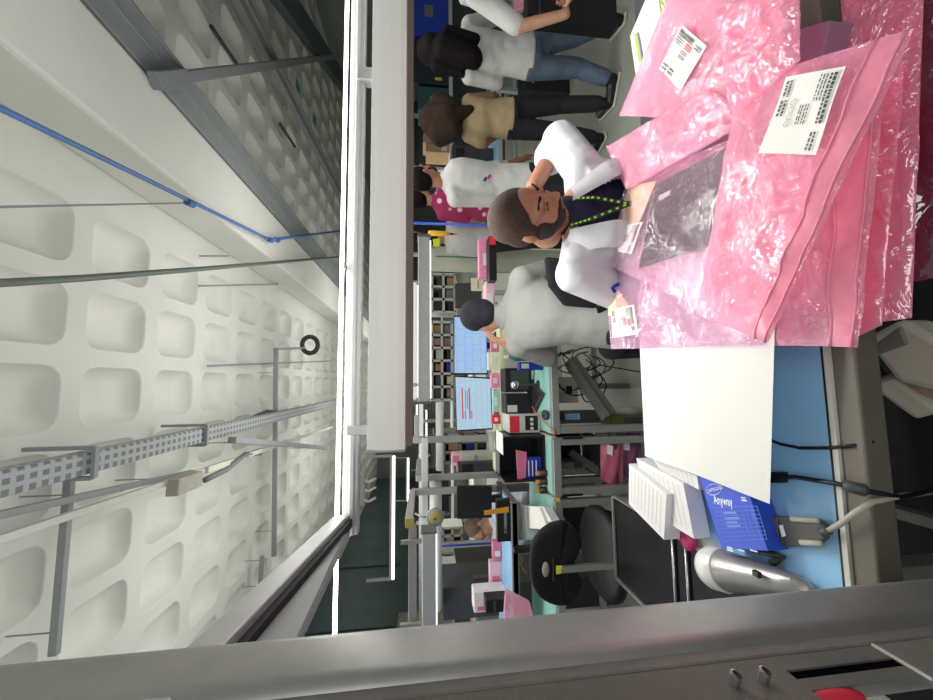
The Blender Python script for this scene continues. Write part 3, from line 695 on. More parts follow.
# silver hand scanner
a, b = HZ(706,566,.866), HZ(815,590,.838); d = (b-a); L = d.length
t = thing('hand_scanner', (a+b)/2-V((0,0,.04)), 'silver rounded handheld device lying at the left end of the blue mat', 'scanner')
mb = MB(); mb.lathe(a, d, [(.001,0),(.028,.002),(.04,.012),(.046,.03),(.046,.06),(.044,.08),(.036,.13),(.026,L*.8),(.014,L*.97),(.001,L)], 28); mb.build('body', mat('silver_body', srgb(170,168,164), .3, .6), t, smooth=True)
mb = MB(); mb.lathe(a-d.normalized()*.003, d, [(.001,0),(.03,.002),(.043,.012),(.0495,.028),(.0495,.062),(.048,.064)], 28); mb.build('head_cap', mat('pearl_white', srgb(226,224,218), .3, .1), t, smooth=True)
mb = MB(); p = HZ(757,574,.885); mb.box(p, (.012,.016,.01)); mb.build('button', black, t, bevel=.002)
mb = MB(); mb.tube([HZ(752,549,.83), HZ(768,553,.835), HZ(782,557,.83), HZ(772,563,.83)], .008, 8); mb.build('trigger_guard', dgrey, t, smooth=True)
# ------------------------------------------------------------------ people
def loft(mb, secs, n=20):
    prev = None
    for c, a, b in secs:
        rg = [mb._v(c + a*math.cos(2*PI*i/n) + b*math.sin(2*PI*i/n)) for i in range(n)]
        if prev:
            for k in range(n): mb.face([prev[k], prev[(k+1) % n], rg[(k+1) % n], rg[k]])
        else: mb.face(rg[::-1])
        prev = rg
    mb.face(prev)
def frame(fwd, up=None):
    f = V(fwd).normalized(); u = V(up) if up is not None else V((0,0,1)); s = f.cross(u).normalized(); u = s.cross(f)
    return s, f, u, Matrix((s, f, u)).transposed()
def head(mb, c, fwd, up, k=1.0):
    s, f, u, R = frame(fwd, up)
    P = lambda a, b, d: c + (s*a + f*b + u*d)*k
    E = lambda p, r: mb.ell(p, tuple(x*k for x in r), R, 24, 16)
    E(P(0,-.012,.03), (.074,.094,.082)); E(P(0,.022,-.03), (.060,.070,.078)); E(P(0,.045,-.078), (.036,.036,.028))
    E(P(0,.062,.022), (.056,.026,.03))                                # brow and forehead
    for e in (-1, 1):
        E(P(e*.034,.062,-.03), (.024,.022,.024)); E(P(e*.05,-.0,-.055), (.022,.04,.04))
        E(P(e*.076,-.010,-.004), (.008,.018,.028)); E(P(e*.029,.083,.028), (.024,.009,.008))
        E(P(e*.012,.094,-.03), (.009,.012,.008))
    mb.cap(P(0,.086,.018), P(0,.108,-.022), .0085*k, .0125*k)
    E(P(0,.085,-.054), (.022,.011,.006)); E(P(0,.084,-.066), (.019,.011,.007))
    mb.cap(P(0,-.02,-.05), P(0,-.035,-.12), .046*k, .05*k)
def hand(mb, w, d, n, thumb, k=1.0, curl=.35):
    """palm + five unequal bent fingers; d fingers' way, n back of the hand, thumb side +1/-1"""
    d = V(d).normalized(); n = V(n); n = (n-d*n.dot(d)).normalized(); s = d.cross(n)*thumb
    R = Matrix((s, d, n)).transposed()
    mb.ell(w+d*.045*k, (.041*k,.056*k,.016*k), R, 14, 10)
    for i, (o, L) in enumerate(((.029,.068),(.010,.078),(-.010,.073),(-.028,.056))):
        p = w + d*(.088-.004*abs(i-1))*k + s*o*k; r = .0088*k; dd = d.copy()
        for j, l in enumerate((.45,.32,.23)):
            a = curl*(j+.6); dd = (d*math.cos(a) - n*math.sin(a)).normalized(); q = p + dd*L*l*k
            mb.cap(p, q, r, r*.9, 8); p = q; r *= .9
    p = w + d*.02*k + s*.03*k; d1 = (d*.6+s*.8-n*.2).normalized(); q = p+d1*.042*k; mb.cap(p, q, .011*k, .0095*k, 8)
    d2 = (d*.85+s*.35-n*.35).normalized(); mb.cap(q, q+d2*.032*k, .0095*k, .008*k, 8)
def torso(mb, hip, neck, side, fwd, w=1.0, g=0.0, t0=0.0, t1=1.0):
    S = [(-.08,.13,.10),(0,.168,.118),(.2,.155,.108),(.4,.142,.100),(.62,.160,.114),(.80,.172,.108),(.92,.150,.086),(1.0,.062,.060)]
    ax = neck-hip; secs = []
    for t, a, b in S:
        if t < t0-1e-6 or t > t1+1e-6: continue
        secs.append((hip+ax*t, side*(a*w+g), fwd*(b*w+g)))
    loft(mb, secs)
def limb(mb, pts, rs):
    for i in range(len(pts)-1): mb.cap(pts[i], pts[i+1], rs[i], rs[i+1], 14)
def cut(o, fn):
    bm = bmesh.new(); bm.from_mesh(o.data); O = ORG[o.name]
    bmesh.ops.delete(bm, geom=[f for f in bm.faces if fn(f.calc_center_median()+O)], context='FACES'); bm.to_mesh(o.data); bm.free()
def person(label, J, fwd, hfwd, top, bottom, skin=skin1, hair=hair_d, hairk=(1,1,1), long_hair=None, sleeve=1.0, vox=.014, w=1.0, hup=None, shoe=black, hem=-.06, extra=None, hk=1.0, group=None, palm=None):
    """J: joints in world space"""
    t = thing('person', V((J['hip'].x, J['hip'].y, 0)), label, 'person', group)
    f = V(fwd).normalized(); side = f.cross(V((0,0,1))).normalized(); hu = hup or V((0,0,1))
    body = MB()
    head(body, J['head'], hfwd, hu, hk)
    body.cap(J['head']-hu*.05, J['neck'], .05*w, .056*w)
    torso(body, J['hip'], J['neck'], side, f, w)
    for a in 'LR':
        limb(body, [J['neck']-V((0,0,.05)), J['sh'+a]], [.05,.052])
        limb(body, [J['sh'+a], J['el'+a], J['wr'+a]], [.052,.04,.028])
        dv = J['wr'+a]-J['el'+a]
        hand(body, J['wr'+a], J.get('hd'+a, dv), J.get('hn'+a, V((0,0,1))), 1 if a == 'L' else -1, 1.0, J.get('curl', .4))
        if 'kn'+a in J:
            limb(body, [J['hip']+side*(.08*(1 if a == 'R' else -1)), J['kn'+a], J['an'+a]], [.085,.058,.04])
            body.cap(J['an'+a]+V((0,0,-.03)), J['to'+a], .038, .03)
    b = remesh(body, 'body', skin, t, vox, 2)
    # garments
    g = MB(); torso(g, J['hip'], J['neck'], side, f, w, .014, hem if hem < 0 else 0); g.cap(J['neck']-V((0,0,.05)), J['neck']-V((0,0,.005)), .066*w, .066*w)
    for a in 'LR':
        limb(g, [J['neck']-V((0,0,.06)), J['sh'+a]], [.055,.066])
        e = J['sh'+a].lerp(J['el'+a], min(1, sleeve)); limb(g, [J['sh'+a], e], [.066,.058])
        if sleeve > 1: limb(g, [J['el'+a], J['el'+a].lerp(J['wr'+a], sleeve-1)], [.056,.044])
    remesh(g, 'shirt', top, t, vox, 3)
    if 'knL' in J:
        g = MB(); torso(g, J['hip'], J['neck'], side, f, w, .01, -.1, .12)
        for a in 'LR':
            hp = J['hip']+side*(.08*(1 if a == 'R' else -1))
            limb(g, [hp, J['kn'+a], J['an'+a].lerp(J['kn'+a], .12)], [.1,.074,.062])
        remesh(g, 'trousers', bottom, t, vox, 3)
        for a in 'LR':
            g = MB(); g.cap(J['an'+a]+V((0,0,-.035)), J['to'+a], .046, .038); g.cap(J['an'+a]+V((0,0,.0)), J['an'+a]+V((0,0,-.04)), .05, .046)
            so = remesh(g, 'shoe', shoe, t, .012, 2)
            g = MB(); d = (J['to'+a]-J['an'+a]); d.z = 0; m_ = (J['to'+a]+J['an'+a])/2; m_.z = .012; R = frame(d)[3]
            g.box(m_, (.085,d.length+.1,.022), R); g.build('sole', offw if shoe is black else cardb, so, bevel=.008)
    s, hf, hu_, R = frame(hfwd, hu)
    h = MB(); c = J['head']
    h.ell(c + (hu_*.036 - hf*.022)*hk, (.081*hairk[0]*hk, .094*hairk[1]*hk, .083*hairk[2]*hk), R, 24, 16)
    h.ell(c + (hu_*.0 - hf*.05)*hk, (.076*hairk[0]*hk, .06*hk, .07*hk), R, 20, 12)
    if long_hair:
        for p, q, r0, r1 in long_hair: h.cap(p, q, r0, r1)
    remesh(h, 'hair', hair, t, max(.007, vox*.7), 2)
    if extra: extra(t, b)
    return t
TC = V((-FW.x, -FW.y, 0)).normalized()      # towards the camera
AW = -TC
D = lambda a, b: (AW*a + RT*b)              # away / photo-right-hand direction (upright)
# --- seated man facing us -------------------------------------------------
d0 = 1.13
hf = (TC*.80 + RT*.36 - V((0,0,1))*.42).normalized(); hu = V((0,0,1)) + TC*.45 + RT*.10
J = dict(head=W(527,217,1.18), neck=W(563,216,1.29), hip=W(690,222,1.52), shL=W(583,170,1.32), shR=W(577,274,1.30),
         elL=W(560,141,1.52), wrL=W(533,188,1.42), elR=W(640,302,1.42), wrR=W(690,235,1.36), knL=W(735,185,1.3), knR=W(735,255,1.3))
J['hdL'] = W(515,200,1.36)-J['wrL']; J['hnL'] = RT; J['hdR'] = RT*.6+TC*.2; J['hnR'] = V((0,0,1))
for a in 'LR':
    J['an'+a] = V((J['kn'+a].x, J['kn'+a].y+.1, .09)); J['to'+a] = J['an'+a] + TC*.16 + V((0,0,-.05))
t = thing('person', V((J['hip'].x, J['hip'].y, 0)), 'seated man with shaved head and beard in open white lab coat over navy shirt', 'person')
f = (TC+RT*.05).normalized(); side = f.cross(V((0,0,1)))
skm = mat('skin_main', srgb(162,114,88), .5, 0, .08, 25, .06, 120)
body = MB(); head(body, J['head'], hf, hu, 1.04); body.cap(J['head']-hu.normalized()*.05, J['neck'], .045, .055)
torso(body, J['hip'], J['neck'], side, f)
for a in 'LR':
    limb(body, [J['neck']-V((0,0,.05)), J['sh'+a]], [.05,.055]); limb(body, [J['sh'+a], J['el'+a], J['wr'+a]], [.055,.045,.031])
    hand(body, J['wr'+a], J['hd'+a], J['hn'+a], 1 if a == 'L' else -1, 1.0, .5)
    limb(body, [J['hip']+side*(.09 if a == 'R' else -.09), J['kn'+a], J['an'+a]], [.085,.06,.042]); body.cap(J['an'+a], J['to'+a], .04, .03)
remesh(body, 'body', skm, t, .0065, 3)
s, hf_, hu_, R = frame(hf, hu); c = J['head']
PH = lambda a, b, d: c + (s*a + hf_*b + hu_*d)*1.04
h = MB(); h.ell(PH(0,-.018,.040), (.083,.095,.083), R, 28, 18); h.ell(PH(0,-.045,0), (.077,.062,.070), R, 20, 12)
for e in (-1,1): h.ell(PH(e*.064,-.0,.012), (.016,.034,.04), R, 12, 8)
remesh(h, 'hair', mat('hair_cropped', srgb(66,50,42), .8, 0, .2, 90, .3, 300, spec=.2), t, .006, 2)
h = MB(); h.ell(PH(0,.034,-.060), (.060,.058,.056), R, 24, 14)
for e in (-1,1): h.ell(PH(e*.054,.014,-.04), (.021,.042,.044), R, 14, 10); h.cap(PH(e*.004,.0945,-.046), PH(e*.028,.083,-.058), .0085, .008, 8)
remesh(h, 'beard', mat('beard_dark', srgb(44,34,30), .8, 0, .35, 90, .5, 300), t, .005, 1)
for e in (-1, 1):
    m1 = MB(); m1.cap(PH(e*.016,.0905,.033), PH(e*.048,.076,.034), .0045, .0035, 8); m1.build('eyebrow', hair_d, t, smooth=True)
    m1 = MB(); m1.ell(PH(e*.031,.0795,.006), (.0135,.009,.008), R, 14, 10); eo = m1.build('eye', mat('eyelid_skin', srgb(146,100,78), .5), t, smooth=True)
    m1 = MB(); m1.cap(PH(e*.019,.0885,.002), PH(e*.043,.084,.002), .0018, .0018, 6); m1.build('eyelash', hair_d, eo, smooth=True)
m1 = MB(); m1.cap(PH(-.018,.0935,-.0585), PH(.018,.0935,-.0585), .0045, .0045, 8); m1.build('lip', mat('lip', srgb(150,92,84), .4), t, smooth=True)
g = MB(); torso(g, J['hip'], J['neck']-(J['neck']-J['hip'])*.02, side, f, 1, .010)
g.cap(J['neck']-V((0,0,.05)), J['neck']-V((0,0,.0)), .066, .068); remesh(g, 'shirt', cloth_n, t, .009, 3)
g = MB(); torso(g, J['hip'], J['neck']-(J['neck']-J['hip'])*.03, side, f, 1.12, .026, -.08, .92)
for a in 'LR':
    limb(g, [J['neck']-V((0,0,.07)), J['sh'+a]], [.055,.072])
limb(g, [J['shL'], J['elL']], [.074,.078]); limb(g, [J['elL'], J['elL'].lerp(J['wrL'], .34)], [.076,.068])
g.cap(J['elL'].lerp(J['wrL'], .30), J['elL'].lerp(J['wrL'], .36), .072, .07)
limb(g, [J['shR'], J['elR'], J['elR'].lerp(J['wrR'], .9)], [.078,.072,.05])
coat = remesh(g, 'lab_coat', mat('lab_coat_white', srgb(194,196,198), .85, 0, .05, 6, .5, 9, bdist=.04), t, .008, 3)
def openv(p):
    q = p-J['neck']; hgt = -q.z; sx = q.dot(RT)
    return q.dot(TC) > .0 and hgt > -.12 and -(.085+.02*hgt) < sx < (.035+.40*hgt)
cut(coat, openv)
for sgn in (-1, 1):
    m1 = MB()
    def edge(hh): return (-(.085+.02*hh) if sgn < 0 else (.035+.40*hh))
    def lp(u, v):
        hh = .0+.34*u; wd_ = .058*math.sin(PI*min(1,.18+u*.82))**.8 + .004
        a = edge(hh) + sgn*(wd_*v*1.25-.016)
        # follow the chest: an ellipse round the spine
        cz = J['neck']+(J['hip']-J['neck'])*(hh/max(.1,(J['neck'].z-J['hip'].z)))
        k = .06+.10*min(1, hh/.12)+.012
        hw = .09+.115*min(1, hh/.10)
        b = k*math.sqrt(max(.04, 1-(a/hw)**2))
        return cz + RT*a + TC*(b+.016+.008*math.sin(PI*v)) + V((0,0,.0))
    vs = m1.grid(lp, 24, 8)
    m1.build('lapel', mat('lab_coat_white', None), t, smooth=True)
ly = MB()
nk = J['neck']
cen = nk+RT*-.012+TC*.155+V((0,0,-.155))
strap = [[nk+RT*-.055+TC*.06+V((0,0,.0)), nk+RT*-.05+TC*.115+V((0,0,-.05)), cen], [nk+RT*.03+TC*.075+V((0,0,.0)), nk+RT*.018+TC*.12+V((0,0,-.06)), cen], [cen, cen+RT*.02+TC*.012+V((0,0,-.09))]]
ly = MB()
for sg in strap:
    ly.mi = 0
    for a, b in zip(sg, sg[1:]): ly.bar(a, b, .016, .004, TC)
    ly.mi = 1
    tot = sum((b-a).length for a, b in zip(sg, sg[1:])); n = int(tot/.018)
    if len(sg) == 3:
        for k in range(n):
            u = (k+.5)/n*2; i = min(1, int(u)); fr = u-i; a, b = sg[i], sg[i+1]; p = a.lerp(b, fr); dd = (b-a).normalized()
            ly.bar(p-dd*.005+TC*.003, p+dd*.004+TC*.003, .006, .003, TC)
ly.build('lanyard', [black, mat('lime_green', srgb(140,220,60), .5)], t)
m1 = MB(); p = W(601,297,1.17); p = J['shR'].lerp(J['elR'], .38)+TC*.078-RT*.02; m1.bar(p, p+V((.012,0,-.022)), .012, .003, TC); m1.bar(p+V((-.02,0,-.006)), p+V((.0,0,.004)), .012, .003, TC); m1.build('coat_emblem', blue_d, t)
for k, (a, z) in enumerate(((.17,-.19),(.115,-.10))):
    m1 = MB(); p = nk+RT*a+TC*.145+V((0,0,z)); m1.lathe(p, TC, [(.001,0),(.006,0),(.006,.003),(.001,.003)], 10); m1.build('button', offw, t)
g = MB(); torso(g, J['hip'], J['neck'], side, f, 1, .012, -.1, .1)
for a in 'LR': limb(g, [J['hip']+side*(.09 if a == 'R' else -.09), J['kn'+a], J['an'+a].lerp(J['kn'+a], .1)], [.1,.075,.06])
remesh(g, 'trousers', cloth_k, t, .014, 2)
for a in 'LR':
    g = MB(); g.cap(J['an'+a]+V((0,0,-.03)), J['to'+a], .046, .038); remesh(g, 'shoe', black, t, .012, 1)
# --- man in grey jacket, back to us ----------------------------------------
J = dict(head=W(482,317,1.9), neck=W(502,315,1.86), hip=W(612,312,1.72), shL=W(519,345,1.86), shR=W(522,279,1.80), elL=W(547,357,1.98), wrL=W(508,345,1.94),
         elR=W(556,268,1.95), wrR=W(545,285,2.12), knL=W(612,347,2.0), knR=W(625,300,2.05))
for a in 'LR':
    J['an'+a] = V((J['kn'+a].x, J['kn'+a].y-.12, .09)); J['to'+a] = J['an'+a] + AW*.16 + V((0,0,-.05))
J['hdL'] = W(489,337,1.92)-J['wrL']; J['hnL'] = D(-.2,-.9); J['curl'] = .3
def ex(t, b):
    g = MB()
    A, B = RT, AW; c = J['neck']+V((0,0,.0))
    g.tube([c+A*(.066*math.cos(2*PI*k/16))+B*(.066*math.sin(2*PI*k/16)) for k in range(17)], .012, 8, caps=False); g.build('collar', cloth_g, t, smooth=True)
person('man in pale grey jacket seated at the monitors, back turned, hand to his head', J, D(1,-.15), D(.9,-.35)+V((0,0,-.1)), cloth_g, mat('navy_trousers', srgb(28,34,48), .9), skin2, mat('hair_navy_black', srgb(28,28,40), .7, 0, .3, 60, .4, 200), sleeve=1.86, vox=.011, extra=ex)
# --- woman in jeans ---------------------------------------------------------
def ank(J, a, x, y, d, tdir):
    p = W(x, y, d); J['an'+a] = V((p.x, p.y, .09)); J['to'+a] = J['an'+a]+V(tdir).normalized()*.15+V((0,0,-.052))
J = dict(head=W(436,50,2.9), neck=W(458,50,2.9), hip=W(532,57,2.92), shL=W(469,76,2.9), shR=W(469,25,2.9), elL=W(497,83,2.98), wrL=W(503,66,3.15), elR=W(500,16,2.95), wrR=W(512,30,3.2),
         knL=W(577,68,2.95), knR=W(577,36,2.92))
ank(J,'L',618,80,2.96,D(.4,-.9)); ank(J,'R',630,22,2.88,D(.9,.2))
lh = [(W(430,50,2.92),W(452,52,2.85),.11,.12),(W(448,50,2.83),W(472,58,2.82),.12,.085),(W(452,40,2.84),W(474,42,2.82),.1,.06),(W(438,66,2.86),W(462,74,2.86),.06,.03)]
person('woman with long dark hair in white top and blue jeans, back turned', J, D(1,.1), D(1,.1), cloth_w, denim, skin1, hair_d, (1.12,1.1,1.08), lh, 1.12, .014, .96, group=None)
# --- woman in beige --------------------------------------------------------
J = dict(head=W(438,121,3.1), neck=W(460,119,3.1), hip=W(512,118,3.1), shL=W(469,135,3.1), shR=W(469,102,3.1), elL=W(484,144,3.14), wrL=W(494,138,3.32), elR=W(496,98,3.2), wrR=W(500,110,3.36),
         knL=W(556,132,3.12), knR=W(558,105,3.1))
ank(J,'L',592,138,3.16,D(.9,-.3)); ank(J,'R',606,104,3.04,D(1,.1))
lh = [(W(437,120,3.08),W(447,119,3.05),.15,.14),(W(442,108,3.06),W(452,112,3.03),.12,.1),(W(442,132,3.06),W(452,130,3.03),.12,.09),(W(452,116,3.0),W(470,110,3.0),.085,.04)]
person('woman with bushy brown hair in beige top and black trousers, back turned', J, D(1,.1), D(1,-.15), cloth_be, cloth_k, skin1, hair_b, (1.3,1.25,1.25), lh, .75, .014, .95)
# --- tall man in white coat in profile --------------------------------------
J = dict(head=W(424,177,2.86), neck=W(443,180,2.88), hip=W(530,186,2.9), shL=W(455,199,2.84), shR=W(455,172,2.94), elL=W(498,200,2.9), wrL=W(522,178,2.98), elR=W(498,168,3.0), wrR=W(520,160,3.1),
         knL=W(575,186,2.9), knR=W(575,176,2.92))
ank(J,'L',612,188,2.9,D(.3,.9)); ank(J,'R',612,176,2.94,D(.3,.9))
def ex2(t, b):
    for k, (dx, m) in enumerate(((0,blue_d),(4,red))):
        g = MB(); p = W(484+dx,181-dx*.6,2.72); g.bar(p, p+V((.03,0,-.02)), .02, .004, TC); g.build('emblem', m, t)
    hfw = D(.35,.93)
    g = MB(); s, f_, u_, R = frame(hfw); c = J['head']; g.ell(c+f_*.04-u_*.075, (.05,.05,.04), R); g.ell(c+s*-.05+f_*.01-u_*.05, (.02,.04,.035), R); g.ell(c+s*.05+f_*.01-u_*.05, (.02,.04,.035), R); remesh(g, 'beard', hair_d, t, .009, 1)
person('tall bearded man in long white shirt seen in profile behind the seated man', J, D(.75,.65), D(.3,.95), cloth_w, cloth_k, skin1, hair_d, (1.05,1.05,1.05), None, 1.3, .013, .95, extra=ex2)
# --- person in magenta -------------------------------------------------------
m_fl, nt, b_ = nodes('cloth_magenta_floral'); tc = nt.nodes.new('ShaderNodeTexCoord'); vz = nt.nodes.new('ShaderNodeTexVoronoi'); vz.inputs['Scale'].default_value = 11
rp = nt.nodes.new('ShaderNodeValToRGB'); rp.color_ramp.elements[0].position = .22; rp.color_ramp.elements[1].position = .3
rp.color_ramp.elements[0].color = srgb(230,205,215)+(1,); rp.color_ramp.elements[1].color = srgb(160,44,92)+(1,)
nt.links.new(tc.outputs['Object'], vz.inputs['Vector']); nt.links.new(vz.outputs['Distance'], rp.inputs['Fac']); nt.links.new(rp.outputs['Color'], b_.inputs['Base Color']); b_.inputs['Roughness'].default_value = .9
J = dict(head=W(420,198,3.45), neck=W(434,201,3.45), hip=W(492,205,3.45), shL=W(443,214,3.45), shR=W(443,190,3.5), elL=W(472,218,3.48), wrL=W(486,216,3.6), elR=W(470,188,3.5), wrR=W(484,192,3.6), knL=W(530,210,3.45), knR=W(530,200,3.45))
ank(J,'L',570,211,3.45,D(1,.2)); ank(J,'R',570,200,3.45,D(1,.2))
person('person in magenta blouse with white flowers behind the tall man', J, D(.9,.3), D(.6,.8), m_fl, cloth_k, skin1, hair_d, (1.05,1.05,1.05), None, .8, .015, .92)
# --- person in white behind the blue pole ------------------------------------
J = dict(head=W(431,240,3.8), neck=W(445,238,3.8), hip=W(495,236,3.8), shL=W(452,249,3.8), shR=W(452,225,3.8), elL=W(475,252,3.85), wrL=W(485,245,4.0), elR=W(475,221,3.8), wrR=W(487,228,4.0), knL=W(530,242,3.8), knR=W(530,230,3.8))
ank(J,'L',565,243,3.8,D(1,.2)); ank(J,'R',565,232,3.8,D(1,.2))
person('person in white coat standing behind the blue pole and yellow driver', J, D(1,.1), D(1,-.3), cloth_w, cloth_k, skin1, hair_b, (1.03,1.03,1.03), None, 1.6, .016, .92)
# --- person at the right edge carrying a black box ---------------------------
J = dict(head=W(425,-28,2.35), neck=W(455,-28,2.35), hip=W(545,-40,2.4), shL=W(475,-5,2.2), shR=W(470,-62,2.35), elL=W(519,27,2.2), wrL=W(566,14,2.14), elR=W(520,-70,2.2), wrR=W(575,-25,1.95), knL=W(620,-40,2.4), knR=W(620,-60,2.4))
ank(J,'L',690,-40,2.4,D(-.6,-.8)); ank(J,'R',690,-62,2.4,D(-.6,-.8)); J['hdL'] = RT+AW*.3; J['hdR'] = -RT+AW*.3; J['hnL'] = V((0,0,-1)); J['hnR'] = V((0,0,-1)); J['curl'] = .6
person('person in white tee at the top edge of the photo carrying a black case', J, D(-.5,-.85), D(-.5,-.85), cloth_w, denim, skin2, hair_d, (1.05,1.05,1.05), None, .92, .013, 1.0)
# --- man with glasses behind the left bench -----------------------------------
J = dict(head=W(479,527,3.1), neck=W(494,521,3.1), hip=W(560,512,3.2), shL=W(498,502,3.1), shR=W(499,540,3.05), elL=W(530,490,3.0), wrL=W(520,520,2.8), elR=W(531,545,2.9), wrR=W(520,552,2.62), knL=W(600,520,2.9), knR=W(600,540,2.9))
for a in 'LR': J['an'+a] = V((J['kn'+a].x, J['kn'+a].y+.05, .09)); J['to'+a] = J['an'+a] + TC*.16 + V((0,0,-.05))
J['hdR'] = D(-.2,-.9); J['curl'] = .6
hd = (TC*.55 - RT*.7 - V((0,0,1))*.45).normalized()
def ex3(t, b):
    s, f_, u_, R = frame(hd); c = J['head']; g = MB()
    for e in (-1,1):
        cc = c+s*(e*.031)+f_*.092+u_*.008
        g.tube([cc+s*(.024*math.cos(2*PI*k/14))+u_*(.018*math.sin(2*PI*k/14)) for k in range(15)], .0025, 6, caps=False); g.tube([c+s*(e*.055)+f_*.09+u_*.012, c+s*(e*.08)-f_*.0+u_*.01], .0025, 6)
    g.build('glasses', black, t)
person('man with short brown hair and glasses bent over work behind the left bench', J, (TC*.8-RT*.5), hd, mat('shirt_pale_blue', srgb(206,216,228), .85), cloth_k, skin2, mat('hair_light_brown', srgb(112,94,76), .7, 0, .2, 60), (1,1,1), None, 1.5, .012, .95, extra=ex3)
# ------------------------------------------------------------------ middle bench row
def rect(x0, y0, x1, y1, Y):
    ym = (y0+y1)/2; xm = (x0+x1)/2
    zt, zb = HY(x0, ym, Y).z, HY(x1, ym, Y).z
    return HY(xm, y1, Y).x, HY(xm, y0, Y).x, zb, zt          # X left, X right, z low, z high
def qb(mb, x0, y0, x1, y1, Y, dep, zb=None):
    a, b, z0, z1 = rect(x0, y0, x1, y1, Y)
    if zb is not None: z0 = zb
    mb.box(((a+b)/2, Y+dep/2, (z0+z1)/2), (b-a, dep, z1-z0)); return (a, b, z0, z1)
def simple(name, label, cat, m, x0, y0, x1, y1, Y, dep, zb=None, group=None, bevel=.004, detail=None):
    mb = MB(); r = qb(mb, x0, y0, x1, y1, Y, dep, zb); a, b, z0, z1 = r
    t = thing(name, ((a+b)/2, Y+dep/2, z0), label, cat, group)
    mb.build('body', m, t, bevel=bevel)
    if detail: detail(t, r, Y, dep)
    return t, r
def bench(label, x0, x1, y0, y1, mat_m, z=.82, legs=True, front=alu):
    t = thing('workbench', ((x0+x1)/2, (y0+y1)/2, 0), label, 'workbench')
    mb = MB(); mb.box(((x0+x1)/2,(y0+y1)/2,z-.02),(x1-x0,y1-y0-.04,.036)); mb.build('bench_top', offw, t)
    mb = MB(); mb.box(((x0+x1)/2,(y0+y1)/2+.01,z+.0005),(x1-x0-.01,y1-y0-.05,.003)); mb.build('mat', mat_m, t)
    mb = MB(); mb.box(((x0+x1)/2,y0+.012,z-.022),(x1-x0,.03,.046)); mb.build('front_profile', front, t, bevel=.003)
    if legs:
        for x in (x0+.025, x1-.025):
            for y in (y0+.03, y1-.04):
                mb = MB(); mb.box((x,y,(z-.045)/2),(.045,.045,z-.045)); mb.build('leg', alu, t, bevel=.003)
            mb = MB(); mb.box((x,(y0+y1)/2,.22),(.03,y1-y0-.11,.035)); mb.build('side_rail', alu, t)
        mb = MB(); mb.box(((x0+x1)/2,y1-.04,.30),(x1-x0-.1,.03,.04)); mb.build('rear_rail', alu, t)
    return t
bench('middle workbench with mint mat in front of the two lit monitors', -.325, .55, 2.12, 2.66, teal_mat)
bench('narrow mint-topped bench rack with pink bags on its lower shelf', -.69, -.345, 2.12, 2.66, teal_mat)
bench('left workbench with mint mat behind the black stool', -2.3, -.71, 2.12, 2.66, teal_mat)
# rear riser shelves
t = thing('riser_shelf', (.0,2.75,.823), 'pale green edged riser shelf carrying the two lit monitors', 'shelf')
mb = MB(); mb.box((-.06,2.78,1.015),(1.3,.34,.03)); mb.build('shelf_board', green_edge, t, bevel=.003)
for x in (-.68,-.05,.56):
    mb = MB(); mb.box((x,2.78,.5),(.04,.3,1.0)); mb.build('shelf_support', alu_d, t)
t = thing('riser_shelf', (-1.6,2.55,0), 'left riser shelf with light blue mat and grey edge', 'shelf')
mb = MB(); mb.box((-1.60,2.63,1.0),(1.60,.50,.03)); mb.build('shelf_board', offw, t)
mb = MB(); mb.box((-1.60,2.63,1.0165),(1.58,.46,.003)); mb.build('mat', blue_mat, t)
mb = MB(); mb.box((-1.60,2.39,1.0),(1.60,.02,.045)); mb.box((-.80,2.63,1.0),(.02,.50,.045)); mb.build('edge_profile', alu_d, t, bevel=.003)
for x in (-2.36,-.83):
    mb = MB(); mb.box((x,2.82,.5),(.05,.05,1.0)); mb.build('shelf_support', alu_d, t)
# superstructure
t = thing('bench_gantry', (-.77,2.7,.0), 'grey aluminium frame above the left riser shelf, with yellow rail cap', 'frame')
mb = MB(); mb.box((-.835,2.85,1.345),(.045,.045,.66)); mb.build('post', alu, t, bevel=.003)
mb = MB(); mb.bar((-.835,2.85,1.675), (-.80,2.16,1.675), .045, .045); mb.build('depth_rail', alu, t, bevel=.003)
mb = MB(); mb.box((-.80,2.15,1.67),(.05,.014,.05)); mb.build('rail_cap', mat('cap_yellow', srgb(196,178,90), .5), t)
mb = MB(); mb.bar((-2.3,2.19,1.655), (-.82,2.19,1.655), .04, .045); mb.build('cross_rail', alu, t, bevel=.003)
t = thing('bench_gantry', (-.72,2.98,.0), 'slimmer grey frame post just right of the black monitor back', 'frame')
a = HY(416,478,2.98); mb = MB(); mb.box((a.x,2.98,a.z/2),(.045,.045,a.z)); mb.build('post', alu, t, bevel=.003)
b = HY(424,465,3.5); mb = MB(); mb.bar((a.x,2.98,a.z-.02), (a.x,3.6,a.z-.02), .045, .045); mb.build('depth_rail', alu, t, bevel=.003)
t = thing('bench_gantry', (-.45,3.0,.0), 'grey upright standing beside the right-hand lit monitor edge', 'frame')
a = HY(413,440,3.0); mb = MB(); mb.box((a.x,3.0,a.z/2),(.05,.05,a.z)); mb.build('post', alu, t, bevel=.003)
mb = MB(); mb.box((a.x+.1,3.0,a.z-.03),(.2,.04,.04)); mb.build('arm', alu, t, bevel=.003)
